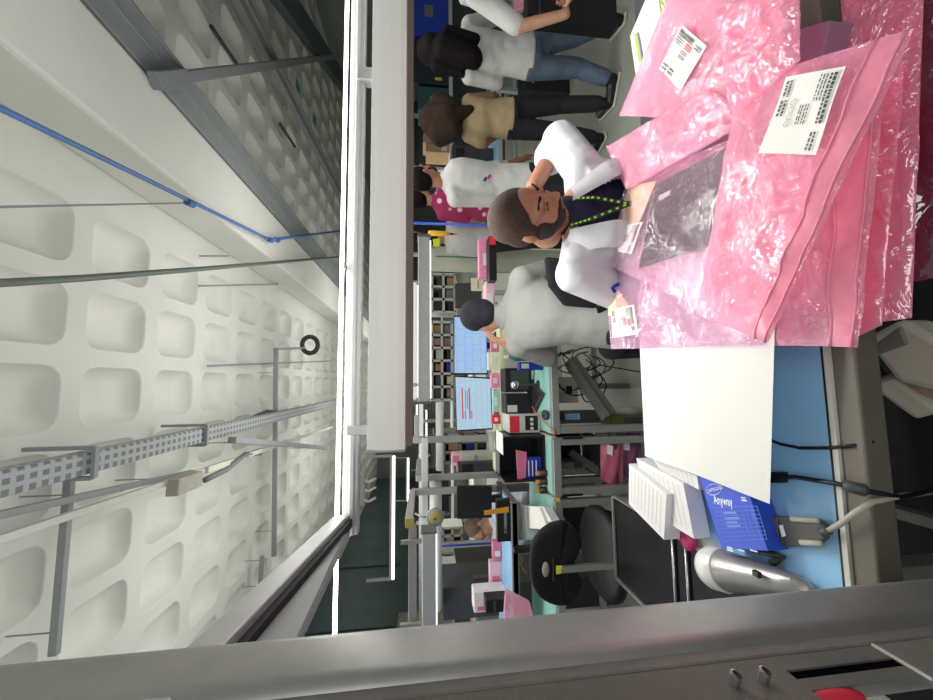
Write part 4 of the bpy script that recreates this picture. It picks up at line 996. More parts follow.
# monitors
def screen_mat(name, base, kind):
    m, nt, b = nodes(name); N = nt.nodes; L = nt.links
    tc = N.new('ShaderNodeTexCoord'); bk = N.new('ShaderNodeTexBrick'); mp = N.new('ShaderNodeMapping')
    L.new(tc.outputs['Object'], mp.inputs[0]); mp.inputs['Rotation'].default_value = (PI/2,0,0)
    L.new(mp.outputs[0], bk.inputs['Vector']); bk.inputs['Scale'].default_value = 6 if kind else 4
    bk.inputs['Color1'].default_value = tuple(base)+(1,); bk.inputs['Color2'].default_value = tuple(v*.94 for v in base)+(1,); bk.inputs['Mortar'].default_value = tuple(v*.8 for v in base)+(1,)
    bk.inputs['Mortar Size'].default_value = .012
    L.new(bk.outputs['Color'], b.inputs['Emission Color']); b.inputs['Emission Strength'].default_value = .85; b.inputs['Base Color'].default_value = (.02,.02,.02,1)
    return m
def monitor(label, px, Y, scr, content=None, zs=1.03, group=None, tilt=0):
    q = [HY(x, y, Y) for x, y in px]                            # top-right, bottom-right, bottom-left, top-left in the upright room
    c = sum(q, V())/4
    t = thing('monitor', (c.x, Y+.08, zs), label, 'monitor', group)
    mb = MB(); 
    e = [c+(p-c)*1.06 for p in q]
    mb.slab(e, (0,1,0), .03); mb.build('casing', black, t, bevel=.004)
    mb = MB(); mb.slab([p+V((0,-.002,0)) for p in q], (0,1,0), .003); s = mb.build('screen', scr, t)
    if content: content(t, q)
    zb = min(p.z for p in q)
    mb = MB(); mb.box((c.x,Y+.06,(zs+zb)/2+.04),(.05,.03,zb-zs+.1)); mb.build('neck', black, t)
    mb = MB(); mb.box((c.x,Y+.06,zs+.006),(.2,.15,.012)); mb.build('base', black, t, bevel=.004)
    return t
def c1(t, q):
    T = lambda u, v: q[3].lerp(q[0], u).lerp(q[2].lerp(q[1], u), v)+V((0,-.003,0))
    mb = MB(); lm = mat('screen_line', srgb(120,160,225), .5, emit=.6)
    for v in (.08,.14,.3,.34): mb.slab([T(.04,v),T(.96,v),T(.96,v+.012),T(.04,v+.012)], (0,-1,0), .001)
    for u in (.15,.4,.7): mb.slab([T(u,.34),T(u+.008,.34),T(u+.008,.95),T(u,.95)], (0,-1,0), .001)
    mb.slab([T(0,.96),T(1,.96),T(1,1),T(0,1)], (0,-1,0), .001)
    mb.build('window_lines', lm, t)
def c2(t, q):
    T = lambda u, v: q[3].lerp(q[0], u).lerp(q[2].lerp(q[1], u), v)+V((0,-.003,0))
    mb = MB()
    for v, u1 in ((.16,.8),(.36,.8)): mb.slab([T(.2,v),T(u1,v),T(u1,v+.035),T(.2,v+.035)], (0,-1,0), .001)
    for v in (.24,.42): mb.slab([T(.2,v),T(.36,v),T(.36,v+.025),T(.2,v+.025)], (0,-1,0), .001)
    mb.build('red_rows', mat('screen_red', srgb(176,50,70), .5, emit=.6), t)
    mb = MB()
    for v in (.26,.31): mb.slab([T(.4,v),T(.75,v),T(.75,v+.02),T(.4,v+.02)], (0,-1,0), .001)
    mb.build('text_rows', mat('screen_grey', srgb(110,120,140), .5, emit=.4), t)
monitor('lit monitor with pale blue window beside the grey-jacket man', [(454.5,317),(486,317),(487,373),(454.5,373)], 2.74, screen_mat('screen_blue', srgb(172,208,250), 0), c1)
monitor('lit monitor with red table rows, left neighbour of the first', [(455.5,377),(490,379),(492,428),(457,430)], 2.70, screen_mat('screen_pale', srgb(186,218,240), 1), c2)
monitor('black switched-off monitor on the left riser shelf, orange tag below', [(458,487),(491,487),(491,517),(458,518)], 2.68, black, None, 1.02)
mb = MB(); mb.slab([HY(x,y,2.37) for x,y in ((484,515),(508.5,512),(508.5,506.5),(484,510.5))], (0,-1,0), .004); tag(mb.build('orange_tag', orange), 'orange tag strip hanging on the edge of the left riser shelf', 'tag')
def bx(name, label, cat, m, x0, y0, x1, y1, Y, dep=.15, zb=None, **k): return simple(name, label, cat, m, x0, y0, x1, y1, Y, dep, zb, **k)
def facing(m2, u0, u1, v0, v1, nm='front_panel'):
    def f(t, r, Y, dep):
        a, b, z0, z1 = r; mb = MB()
        mb.box((a+(b-a)*(u0+u1)/2, Y-.002, z0+(z1-z0)*(v0+v1)/2), ((b-a)*(u1-u0), .006, (z1-z0)*(v1-v0))); mb.build(nm, m2, t, bevel=.001)
    return f
# things on the mint bench
def face_knobs(t, r, Y, dep):
    a, b, z0, z1 = r
    mb = MB(); mb.box((a+(b-a)*.55,Y-.003,z0+(z1-z0)*.28),((b-a)*.8,.008,(z1-z0)*.4)); p_ = mb.build('front_panel', black, t)
    for k in range(3):
        mb = MB(); mb.lathe((a+(b-a)*(.25+.25*k),Y-.006,z0+(z1-z0)*.28), (0,-1,0), [(.001,0),(.012,0),(.01,.012),(.001,.012)], 12); mb.build('knob', offw, p_)
    mb = MB(); mb.box((a+(b-a)*.5,Y-.002,z0+(z1-z0)*.82),((b-a)*.9,.006,(z1-z0)*.3)); mb.build('red_cover', red, t)
bx('power_supply', 'cream instrument with red cover and three white knobs on the mint bench', 'instrument', offw, 509,415,533,433, 2.35, .2, .823, detail=face_knobs)
bx('instrument_box', 'black instrument under the monitor shelf, right of the round lens', 'instrument', black, 505,368,533,392, 2.45, .15, .823, detail=facing(dgrey,.1,.9,.2,.8))
bx('instrument_box', 'black box with four-hole grey socket under the monitor shelf', 'instrument', black, 506,394,531,414, 2.45, .15, .823, detail=facing(offw,.1,.45,.62,.95,'socket_plate'))
t = thing('desk_lens', HZ(527,384,.823), 'grey round lens on a stand under the monitor shelf', 'lens')
p = HY(515,385,2.36); mb = MB(); mb.ell(p, (.03,.03,.03)); mb.build('lens_ball', steel, t, smooth=True)
mb = MB(); mb.tube([p+V((0,.0,-.02)), (p.x,2.36,.83)], .008); mb.lathe((p.x,2.36,.823),(0,0,1),[(.03,0),(.03,.008),(.001,.009)],14); mb.build('stand', dgrey, t)
q = [HZ(x,y,.84) for x,y in ((527,378),(543,394),(534,413),(523,382))]
t = thing('keyboard', q[0]-V((0,0,.018)), 'dark keyboard lying askew on the mint mat', 'keyboard')
mb = MB(); mb.slab(q, (0,0,-1), .016); mb.build('body', dgrey, t, bevel=.003)
mb = MB()
for i in range(10):
    for j in range(4):
        u, v = .08+.085*i, .1+.21*j
        T = lambda a, b_: q[0].lerp(q[1], a).lerp(q[3].lerp(q[2], a), b_)
        mb.slab([T(u,v),T(u+.065,v),T(u+.065,v+.16),T(u,v+.16)], (0,0,1), .004)
ko = mb.build('keys', mat('key_dark', srgb(40,40,44), .5), t); ko['kind'] = 'stuff'
p = HZ(545,415,.84); t = thing('computer_mouse', p-V((0,0,.018)), 'dark computer mouse on the mint mat by the cable', 'mouse')
mb = MB(); mb.ell(p, (.032,.05,.018)); mb.build('shell', mat('mouse_dark', srgb(60,56,76), .4), t, smooth=True)
mb = MB(); mb.cap(p+V((0,-.03,.016)), p+V((0,-.018,.018)), .005, .005, 8); mb.build('wheel', black, t)
wire('mouse_cable', HZ(553,440,.83), HZ(530,402,.84), .004, mat('orange_wire', srgb(220,130,80), .5), 'orange-white wire curling along the mint bench', 'cable', (HZ(556,432,.83), HZ(546,424,.835), HZ(536,414,.85)))
t = thing('spray_bottle', HZ(517,356,.823), 'teal bottle on the mint bench by the jacket sleeve', 'bottle')
p = HZ(528,357,.823); mb = MB(); mb.lathe(p, (0,0,1), [(.03,0),(.03,.1),(.012,.13),(.012,.15)], 16); mb.build('bottle', mat('teal_plastic', srgb(50,130,124), .4), t, smooth=True)
mb = MB(); mb.lathe(p+V((0,0,.15)), (0,0,1), [(.015,0),(.015,.03),(.002,.032)], 12); mb.build('cap', white, t)
bx('blue_cup', 'small deep blue box on the mint bench next to the teal bottle', 'box', blue_d, 519,362,531,370, 2.25, .05, .823, detail=facing(offw,.2,.8,.6,.9,'label_patch'))
q = [HZ(x,y,.83) for x,y in ((527,368),(534,371),(533,382),(525,380))]
mb = MB(); mb.slab(q, (0,0,1), .012); tag(mb.build('card_pack', mat('card_yellow_teal', srgb(170,190,150), .6)), 'small yellow-green card pack by the keyboard', 'card pack')
# black open crate with blue booklet
t = thing('open_crate', HY(540,455,2.39), 'black open-fronted crate with a white sheet on its top edge', 'crate')
a, b, z0, z1 = rect(504,436,547,482, 2.26); z0 = .823
mb = MB()
mb.box(((a+b)/2,2.52,(z0+z1)/2),(b-a,.012,z1-z0)); mb.box((a+.006,2.39,(z0+z1)/2),(.012,.26,z1-z0)); mb.box((b-.006,2.39,(z0+z1)/2),(.012,.26,z1-z0)); mb.box(((a+b)/2,2.39,z0+.006),(b-a,.26,.012)); mb.box(((a+b)/2,2.46,z1-.006),(b-a,.12,.012))
mb.build('crate_shell', black, t)
mb = MB(); mb.box((b-.05,2.37,z1+.003),(.13,.2,.004)); tag(mb.build('paper_sheet', paper), 'white sheet lying on the black crate', 'paper')
def booktext(t, r, Y, dep):
    a, b, z0, z1 = r; mb = MB()
    for k in range(3): mb.box(((a+b)/2,Y-.001,z0+(z1-z0)*(.3+.2*k)),((b-a)*.7,.003,(z1-z0)*.05))
    mb.build('printed_lines', mat('print_white', None), t)
bx('blue_booklet', 'deep blue booklet standing inside the black crate', 'booklet', blue_d, 523,457,544,479, 2.3, .02, .836, detail=booktext)
mb = MB(); mb.slab([HY(x,y,2.29) for x,y in ((516,450),(527,452),(526,478),(518,480))], (0,1,0), .012); tag(mb.build('pink_bag', pinkish, bevel=.003), 'small pink bag tucked above the blue booklet in the black crate', 'bag')
for k, y in enumerate((473,481.5,490)):
    p = HZ(546.5,y,.823); t = thing('small_bottle', p, ('rightmost','middle','leftmost')[k]+' of three small dark bottles with orange caps by the black crate', 'bottle', 'dark bottles by the black crate')
    mb = MB(); mb.lathe(p, (0,0,1), [(.022,0),(.022,.04),(.012,.05)], 14); mb.build('bottle', mat('brown_glass', srgb(60,48,34), .3), t, smooth=True)
    mb = MB(); mb.lathe(p+V((0,0,.05)), (0,0,1), [(.014,0),(.014,.018),(.001,.019)], 12); mb.build('cap', orange, t)
# papers and parts on the left bench
for k, (px_, z, h) in enumerate((([(520,505),(540,508),(548,530),(524,528)],.90,.07), ([(515,508),(525,508),(527,540),(516,540)],.91,.08), ([(528,506),(544,507),(552,522),(536,522)],.88,.05))):
    q = [HZ(x,y,z) for x,y in px_]; t = thing('paper_stack', q[0]-V((0,0,h)), ('white paper stack nearest the bottles on the left bench','white paper stack by the writing hand on the left bench','slimmer paper stack beside the big one on the left bench')[k], 'paper stack')
    mb = MB(); mb.slab(q, (0,0,-1), h); mb.build('sheets', mat('paper_grey', srgb(206,206,206), .7), t, bevel=.002)
    mb = MB(); mb.slab([p+V((.004,-.003,.001)) for p in q], (0,0,1), .0015); mb.build('top_sheet', paper, t)
bx('stapler', 'black stapler standing between papers on the left bench', 'stapler', black, 514,548,540,553, 2.25, .05, .823, detail=facing(red,.2,.8,.1,.3,'red_tip'))
mb = MB(); mb.slab([HY(x,y,2.15) for x,y in ((506,590),(530,603),(534,620),(504,620))], (0,1,0), .03); o = mb.build('pink_bag', bag_p, bevel=.004); tag(o, 'pink bag at the left end of the mint bench beside the post', 'bag')
# under the bench
t = thing('cable_bundle', HZ(640,380,.01), 'tangle of black cables looping under the mint bench', 'cables')
mb = MB(); rnd = random.Random(4)
for k in range(7):
    c = HY(578+rnd.uniform(-8,16), 375+rnd.uniform(-16,16), 2.45); r1, r2 = rnd.uniform(.06,.14), rnd.uniform(.08,.18)
    mb.tube([c+V((r1*math.cos(a_*.42), .05*math.sin(a_), r2*math.sin(a_*.42))) for a_ in range(14)], .0045, 6)
mb.tube([HY(560,352,2.4), HY(585,372,2.42), HY(600,365,2.45), HY(640,372,2.5)], .005, 6)
co = mb.build('cable', black, t, smooth=True); co['kind'] = 'stuff'
bx('wall_socket', 'white socket box with a black plug under the mint bench', 'socket', offw, 558,377,578,403, 2.58, .03, detail=facing(black,.35,.65,.3,.6,'black_plug'))
mb = MB(); mb.bar(HY(568,362,2.3), HY(606,418,2.1), .05, .04); mb.bar(HY(572,358,2.34), HY(612,414,2.14), .02, .06); tag(mb.build('metal_angle', alu_d), 'grey angled metal bar leaning under the mint bench', 'bar')
mb = MB(); mb.tube([HY(600,410,2.3), HY(640,412,2.3)], .03, 14); tag(mb.build('pvc_pipe', offw, smooth=True), 'off-white pipe standing under the mint bench', 'pipe')
bx('green_crate', 'low olive green crate on the floor under the mint bench', 'crate', mat('olive', srgb(96,104,56), .7), 612,416,632,426, 2.2, .2, .0, detail=facing(dgrey,.1,.9,.5,.8,'handle_slot'))
bx('blue_hose_box', 'dark tray with blue strip at the foot of the bench rack', 'tray', dgrey, 560,412,640,420, 2.35, .2, .0, detail=facing(blue_mat,.1,.9,.8,.95,'blue_strip'))
t = thing('storage_shelf', (-.52,2.4,.30), 'dark lower shelf inside the narrow bench rack', 'shelf')
mb = MB(); mb.box((-.52,2.4,.40),(.27,.48,.015)); mb.build('shelf_board', dgrey, t); mb = MB(); mb.box((-.52,2.64,.58),(.27,.012,.32)); mb.build('back_panel', black, t); mb = MB(); mb.box((-.52,2.4,.385),(.27,.03,.015)); mb.build('stiffener', dgrey, t)
def hangbag(label, px_, Y, m):
    q = [HY(x,y,Y) for x,y in px_]; c = sum(q, V())/len(q); t = thing('antistatic_bag', (c.x,Y,min(p.z for p in q)), label, 'bag', 'pink bags in the bench rack')
    mb = MB(); mb.grid(lambda u, v: q[0].lerp(q[1],u).lerp(q[3].lerp(q[2],u),v)+V((0,-.03*math.sin(PI*u)*math.sin(PI*v)+.006*math.sin(14*u+5*v),0)), 14, 14); mb.build('film', m, t, smooth=True)
    T = lambda u, v: q[0].lerp(q[1],u).lerp(q[3].lerp(q[2],u),v)+V((0,-.036,0))
    mb = MB(); mb.poly([T(.15,.2),T(.4,.2),T(.4,.4),T(.15,.4)]); mb.build('paper_label', paper, t)
mr = mat('bag_solid_rose', srgb(196,100,126), .3, 0, .12, 30, .4, 40)
hangbag('rose pink bag sagging forward on the rack, largest of the two there', [(601,433),(624,440),(622,492),(600,478)], 2.18, mr)
hangbag('mauve bag behind the rose pink one on the rack', [(616,433),(642,433),(640,475),(618,473)], 2.24, mat('bag_mauve', srgb(140,84,124), .35, 0, .1, 30, .3, 40))
mb = MB(); mb.bar(HY(570,452,2.5), HY(600,472,2.4), .05, .03); tag(mb.build('metal_bracket', alu_d), 'grey bracket lying in the narrow bench rack', 'bracket')
bx('grey_tray', 'stack of flat grey trays in the narrow bench rack', 'tray', mgrey, 556,462,600,468, 2.45, .15, detail=facing(dgrey,.1,.9,.4,.6,'gap_line'))
for y, k in ((437,'right'),(494,'left')):
    mb = MB(); a, b, z0, z1 = rect(563,y-.0,583,y+2.2,2.118); mb.box(((a+b)/2,2.118,(z0+z1)/2),(.012,.004,z1-z0)); 
    tag(mb.build('slot_strip', black), 'thin dark slot in the %s leg face of the bench rack' % k, 'slot')
mb = MB(); mb.slab([HY(x,y,2.115) for x,y in ((556,498),(560,498),(560,502),(556,502))], (0,1,0), .003); tag(mb.build('yellow_sticker', yellow), 'small yellow sticker on the bench rack edge', 'sticker')
# black lab stool
t = thing('lab_stool', (-.83,1.75,0), 'black lab stool with rounded backrest and yellow label, left of the near bench', 'stool')
c = W(557,565,1.62); 
mb = MB()
def so(u, v):   # bean-shaped backrest
    a = 2*PI*u; ca, sa = math.cos(a), math.sin(a)
    x = .186*math.copysign(abs(ca)**.85, ca); z = .118*math.copysign(abs(sa)**.8, sa)
    if sa < 0: z += .05*math.exp(-(x/.055)**2) - .012
    else: z -= .10*(x/.186)**4*.4
    return c + RT*(x*v) + V((0,0,1))*(z*v)
rows = [[mb._v(so(i/40, v)-AW*(.02*(1-v*v))) for i in range(40)] for v in (.02,.3,.6,.85,1)]
rows2 = [[mb._v(so(i/40, v)+AW*.035) for i in range(40)] for v in (1,.6,.02)]
allr = rows+rows2
for a_, b_ in zip(allr, allr[1:]):
    for i in range(40): mb.face([a_[i], a_[(i+1)%40], b_[(i+1)%40], b_[i]])
mb.face(allr[0][::-1]); mb.face(allr[-1])
bo = mb.build('backrest', blackf, t, smooth=True)
h = c+V((0,0,.062))-AW*.026
mb = MB(); mb.ell(h, (.034,.012,.016), Matrix.Rotation(-YAW,3,'Z')); mb.build('handle_opening', mat('opening_grey', srgb(150,148,140), .6), bo, smooth=True)
mb = MB(); p = c-AW*.03+V((0,0,-.005)); mb.bar(p+RT*-.001, p+V((0,0,-.30)), .034, .014, TC); mb.build('back_bar', steel, t, bevel=.004)
mb = MB(); mb.bar(p+V((0,0,.022))-AW*.004, p+V((0,0,.0))-AW*.004, .034, .006, TC); mb.build('yellow_label', yellow, bo)
mb = MB(); mb.bar(p+V((0,0,.034))+RT*.05, p+V((0,0,.034))-RT*.05, .004, .006, TC); mb.build('seam', dgrey, bo)
sc = W(599,552,1.86); mb = MB(); mb.lathe(sc+V((0,0,-.05)), (0,0,1), [(.001,0),(.2,.0),(.225,.02),(.225,.045),(.20,.065),(.001,.07)], 32); mb.build('seat', mat('seat_black', srgb(10,10,11), .5), t, smooth=True)
mb = MB(); mb.bar(p+V((0,0,-.29)), sc+V((0,0,-.07)), .04, .012); mb.build('seat_bracket', steel, t)
mb = MB(); mb.tube([sc+V((0,0,-.05)), V((sc.x,sc.y,.12))], .025, 14); mb.build('gas_lift', steel, t, smooth=True)
for k in range(5):
    a_ = 2*PI*k/5; e = V((sc.x+.28*math.cos(a_), sc.y+.28*math.sin(a_), .07)); mb = MB(); mb.bar((sc.x,sc.y,.12), e, .04, .03); lo = mb.build('leg', black, t, bevel=.004)
    mb = MB(); mb.lathe(e+V((-.02,0,-.036)), (1,0,0), [(.001,0),(.034,0),(.034,.04),(.001,.04)], 14); mb.build('caster', black, lo)
mb = MB(); mb.tube([V((sc.x+.2*math.cos(2*PI*k/24), sc.y+.2*math.sin(2*PI*k/24), .3)) for k in range(25)], .012, 8, caps=False); mb.build('foot_ring', steel, t, smooth=True)
# jacket man's chair
t = thing('office_chair', W(640,300,1.66), 'black chair with slanting backrest between the seated man and the grey jacket', 'chair'); 
q = [W(546,256,1.62), W(600,262,1.60), W(598,308,1.62), W(566,305,1.64), W(550,285,1.64)]
mb = MB(); mb.slab(q, AW, .04); mb.build('backrest', blackf, t, bevel=.012)
c = W(618,300,1.75); mb = MB(); mb.box(c+V((0,0,-.1)), (.42,.40,.06), Matrix.Rotation(-YAW,3,'Z')); mb.build('seat', blackf, t, bevel=.02)
mb = MB(); mb.bar(q[2]+AW*.02, c+V((0,-.15,-.1)), .05, .02); mb.build('back_bar', black, t)
mb = MB(); mb.tube([c+V((0,0,-.12)), V((c.x,c.y,.1))], .025); mb.build('gas_lift', steel, t, smooth=True)
for k in range(5):
    a_ = 2*PI*k/5; e = V((c.x+.27*math.cos(a_), c.y+.27*math.sin(a_), .03)); mb = MB(); mb.bar((c.x,c.y,.1), e, .04, .03); mb.build('leg', black, t, bevel=.004)
# seated man's stool
c = W(740,222,1.42); c.z = .56; t = thing('round_stool', (c.x,c.y,0), 'plain round stool under the seated man, hidden by the bench', 'stool')
mb = MB(); mb.lathe(c, (0,0,1), [(.001,0),(.17,0),(.17,.04),(.001,.045)], 24); mb.build('seat', blackf, t)
mb = MB(); mb.tube([c, V((c.x,c.y,.03))], .03); mb.lathe((c.x,c.y,0),(0,0,1),[(.2,0),(.2,.02),(.03,.05)],24); mb.build('pedestal', steel, t)
# ------------------------------------------------------------------ lamps and fixtures further back
def hoodlamp(label, x0, y0, x1, y1, Y, m, dep=.1, group=None, under=None):
    a, b, z0, z1 = rect(x0, y0, x1, y1, Y); t = thing('hood_lamp', ((a+b)/2, Y, z0), label, 'lamp', group)
    mb = MB(); mb.box(((a+b)/2,Y+dep/2,(z0+z1)/2),(b-a,dep,z1-z0)); mb.build('hood', m, t, bevel=.006)
    mb = MB(); mb.box(((a+b)/2,Y+dep/2,z0-.003),(b-a-.04,dep*.6,.008)); mb.build('diffuser', led_s, t)
    for x in (a-.006, b+.006):
        mb = MB(); mb.box((x,Y+dep/2,(z0+z1)/2),(.012,dep+.01,z1-z0+.01)); mb.build('end_cap', alu_d, t)
    mb = MB()
    for x in (a+.1*(b-a), b-.1*(b-a)): mb.bar((x,Y+dep/2,z1), (x,Y+dep/2,z1+.12), .02, .02)
    mb.build('hanger', alu, t)
    return t
hoodlamp('grey hooded lamp above the two lit monitors', 418,236,430,402, 2.2, alu_l)
hoodlamp('pale lamp strip just above the grey hooded lamp of the monitors', 411.5,282,417,400, 2.9, white)
hoodlamp('grey hooded lamp above the left riser shelf beside the post', 422,534,436,640, 2.1, alu_l)
def ledbar(label, x, y0, y1, Y, r=.012):
    a, b = HY(x, y1, Y), HY(x, y0, Y); b.z = a.z; t = thing('led_batten', (a+b)/2, label, 'light', 'far LED battens')
    mb = MB(); mb.tube([a, b], r, 10); mb.build('tube', mat('led_far', (1,.98,.97), .3, emit=3), t, smooth=True)
    mb = MB(); mb.box((a+b)/2+V((0,.01,r+.01)), (b.x-a.x,.03,.02)); mb.build('channel', alu_d, t)
    for e in (a, b):
        mb = MB(); mb.box(e+V((0,.01,r+.1)), (.02,.02,.22)); mb.build('hanger', alu_d, t)
ledbar('long bright LED batten over the second bench row at left', 393, 456, 579, 3.25)
ledbar('shorter LED batten right of the longest far one', 408, 458, 501, 5.2, .014)
ledbar('LED batten at upper middle, farthest of the row pair', 417, 405, 440, 6.5, .013)
ledbar('LED batten seen end to end behind the frame posts', 422.5, 405, 470, 7.5, .013)
ledbar('LED batten low over the far benches beside the white tube', 426.5, 410, 452, 8.0, .013)
a, b = HY(436,608,3.05), HY(436,480,3.05); b.z = a.z
t = thing('white_tube_lamp', (a+b)/2, 'thick white tube running across behind the left riser shelf', 'tube'); mb = MB(); mb.tube([a, b], .05, 16); mb.build('tube', white, t, smooth=True)
mb = MB(); 
for e in (a, b): mb.tube([e, e+(b-a).normalized()*.01*(1 if e is b else -1)], .055, 16)
mb.build('end_cap', alu, t)
a, b = HY(425,531,2.9), HY(425,438,2.9); b.z = a.z; mb = MB(); mb.bar(a, b, .04, .05); tag(mb.build('cross_rail', alu_l, bevel=.003), 'pale cross rail between the frame posts at left', 'rail')
a, b = HY(440,470,3.6), HY(440,402,3.6); b.z = a.z; mb = MB(); mb.tube([a, b], .04, 14); tag(mb.build('white_tube', white, smooth=True), 'shorter white tube right of the frame posts', 'tube')
# magnifier
c = HY(435,517,2.12); t = thing('magnifier_lamp', c, 'round magnifier lamp with yellowish lens hanging from the left frame rail', 'magnifier')
mb = MB(); mb.lathe(c+V((0,.012,0)), (0,-1,0), [(.046,0),(.05,.004),(.05,.02),(.036,.024)], 24); mb.build('ring', alu, t, smooth=True)
mb = MB(); mb.lathe(c+V((0,.005,0)), (0,-1,0), [(.036,.018),(.03,.028),(.001,.032)], 24); l_ = mb.build('lens', mat('lens_yellow', srgb(196,180,110), .2), t, smooth=True)
mb = MB(); mb.ell(c+V((0,-.028,0)), (.007,.006,.007)); mb.build('lens_center', dgrey, l_)
mb = MB(); mb.tube([c+V((0,0,.045)), c+V((.0,.02,.08)), V((c.x,2.19,1.64))], .006); mb.build('arm', alu, t, smooth=True)
# blue poles
mb = MB(); mb.tube([HY(411,223,3.05), V((HY(450,222,3.05).x,3.05,.0))], .011, 10); tag(mb.build('blue_pole', blue_b, smooth=True), 'bright blue pole right of the grey hooded lamp', 'pole')
mb = MB(); mb.tube([HY(440,546,3.3), V((HY(470,546,3.3).x,3.3,.0))], .009, 10); tag(mb.build('blue_pole', blue_d, smooth=True), 'thin dark blue pole behind the man with glasses', 'pole')
# yellow driver
a, b = HY(428,233,2.6), HY(452,234,2.6); d = (b-a).normalized()
t = thing('electric_driver', a, 'yellow electric screwdriver hanging tip down beside the blue pole', 'screwdriver')
mb = MB(); mb.lathe(a, d, [(.012,0),(.02,.01),(.02,.10),(.017,.13),(.012,.165)], 14); mb.build('grip', mat('driver_yellow', srgb(240,184,44), .4), t, smooth=True)
mb = MB(); mb.lathe(a+d*.165, d, [(.009,0),(.006,.02),(.003,.03),(.003,.05)], 10); mb.build('tip', black, t, smooth=True)
mb = MB(); mb.tube([a, a+V((0,0,.05)), a+V((.02,.02,.18))], .006); mb.build('cord', black, t, smooth=True)
mb = MB(); mb.slab([HY(x,y,3.5) for x,y in ((433,239),(440,238),(440,246),(434,246))], (0,1,0), .03); tag(mb.build('neon_badge', mat('neon', srgb(214,232,40), .5), bevel=.004), 'neon yellow tag beside the yellow screwdriver', 'tag')
# ------------------------------------------------------------------ things behind the monitor shelf
bx('partition_panel', 'pale cream partition panel left of the yellow screwdriver', 'panel', mat('panel_cream', srgb(208,212,190), .6), 429,247,495,271, 3.9, .05, .0, detail=facing(mat('green_cable', srgb(70,150,120), .5),.55,.6,.5,.95,'green_cable'))
bx('tool_box', 'black long box with a red end on the monitor shelf', 'box', black, 489,236,498,280, 2.66, .12, 1.03, detail=facing(red,.8,1.0,.1,.9,'red_end'))
bx('pink_packet', 'bright pink packet standing on the black long box', 'packet', mat('pink_bright', srgb(250,150,190), .4, 0, .15, 40), 479,238,489,277, 2.8, .08, 1.03, detail=facing(white,.3,.6,.2,.7,'white_patch'))
monitor('dark monitor back standing right of the grey-jacket man', [(456,284),(483,283),(484,306),(456,307)], 3.6, dgrey, None, 1.0)
bx('paper_note', 'cream paper note stuck by the dark monitor right of the grey-jacket man', 'note', mat('note_cream', srgb(238,236,204), .7), 471,278,484,291, 3.58, .01, detail=facing(inkl,.2,.8,.4,.5,'ink_line'))
bx('pink_packet', 'pink and white packets under the dark monitor right of the grey-jacket man', 'packet', mat('pink_pale', srgb(238,196,206), .5), 486,281,497,306, 2.75, .15, 1.03, detail=facing(white,.1,.5,.2,.8,'white_patch'))
def pigeon(label, x0, y0, x1, y1, Y, nx, nz, col=offw):
    a, b, z0, z1 = rect(x0, y0, x1, y1, Y); t = thing('compartment_rack', ((a+b)/2, Y+.15, z0), label, 'rack')
    mb = MB()
    for i in range(nx+1): mb.box((a+(b-a)*i/nx,Y+.15,(z0+z1)/2),(.03,.3,z1-z0+.03))
    for j in range(nz+1): mb.box(((a+b)/2,Y+.15,z0+(z1-z0)*j/nz),(b-a,.3,.03))
    mb.build('frame', col, t)
    mb = MB(); mb.box(((a+b)/2,Y+.32,(z0+z1)/2),(b-a,.02,z1-z0)); mb.build('back_panel', black, t)
    rnd = random.Random(int(x0*7+y0))
    for i in range(nx):
        for j in range(nz):
            w_, h_ = (b-a)/nx*rnd.uniform(.5,.8), (z1-z0)/nz*rnd.uniform(.35,.75)
            mb = MB(); mb.box((a+(b-a)*(i+.5)/nx,Y+.14,z0+(z1-z0)*j/nz+.015+h_/2),(w_,.18,h_)); mb.build('bin', rnd.choice([dgrey,offw,black,blue_d,cardb,mgrey]), t, bevel=.004)
pigeon('pale compartment rack above the dark monitor by the grey-jacket man', 432,274,455,312, 4.6, 3, 2)
pigeon('compartment rack with dark slots behind the lit monitors', 432,322,452,400, 4.6, 6, 2)
pigeon('compartment rack at far left behind the man with glasses', 443,528,462,560, 5.0, 4, 2)
pigeon('large far left rack with dark bins behind the white tube', 443,552,498,600, 4.6, 3, 3, alu)
bx('control_cabinet', 'white control cabinet at far left above the black tower', 'panel', offw, 441,566,458,588, 3.6, .2, detail=facing(mgrey,.1,.9,.05,.12,'seam'))
bx('equipment_tower', 'black equipment tower with a blue display at far left', 'equipment', black, 457,566,497,612, 3.55, .4, .0, detail=facing(mat('display_blue', srgb(50,60,160), .4, emit=.3),.55,.95,.9,.97,'display'))
bx('equipment_tower', 'dark tower left of the one with blue display, yellow strip at its foot', 'equipment', dgrey, 443,588,460,620, 3.1, .4, .0, detail=facing(orange,.1,.9,.0,.02,'yellow_strip'))
bx('document_bag', 'white and pink document bag on the left riser shelf, near the post', 'bag', mat('doc_white', srgb(232,222,220), .6, 0, .08, 20), 474,592,500,612, 2.6, .12, 1.018, detail=facing(pinkish,.1,.3,.2,.9,'pink_edge'))
bx('camera_case', 'black case at the left end of the riser shelf in front of the white bag', 'case', black, 486,600,502,613, 2.46, .1, 1.018, detail=facing(dgrey,.1,.9,.6,.7,'lid_seam'))
bx('brown_panel', 'brown-grey panel behind the white document bag', 'panel', mat('brown_grey', srgb(96,86,72), .7), 474,577,497,594, 3.2, .05, .9, detail=facing(mgrey,.1,.9,.8,.9,'top_strip'))
bx('pink_packet', 'pink wrap along the left riser shelf behind its blue mat', 'packet', pinkish, 493,542,499,560, 2.72, .06, 1.018, detail=facing(white,.2,.5,.2,.8,'white_patch'))
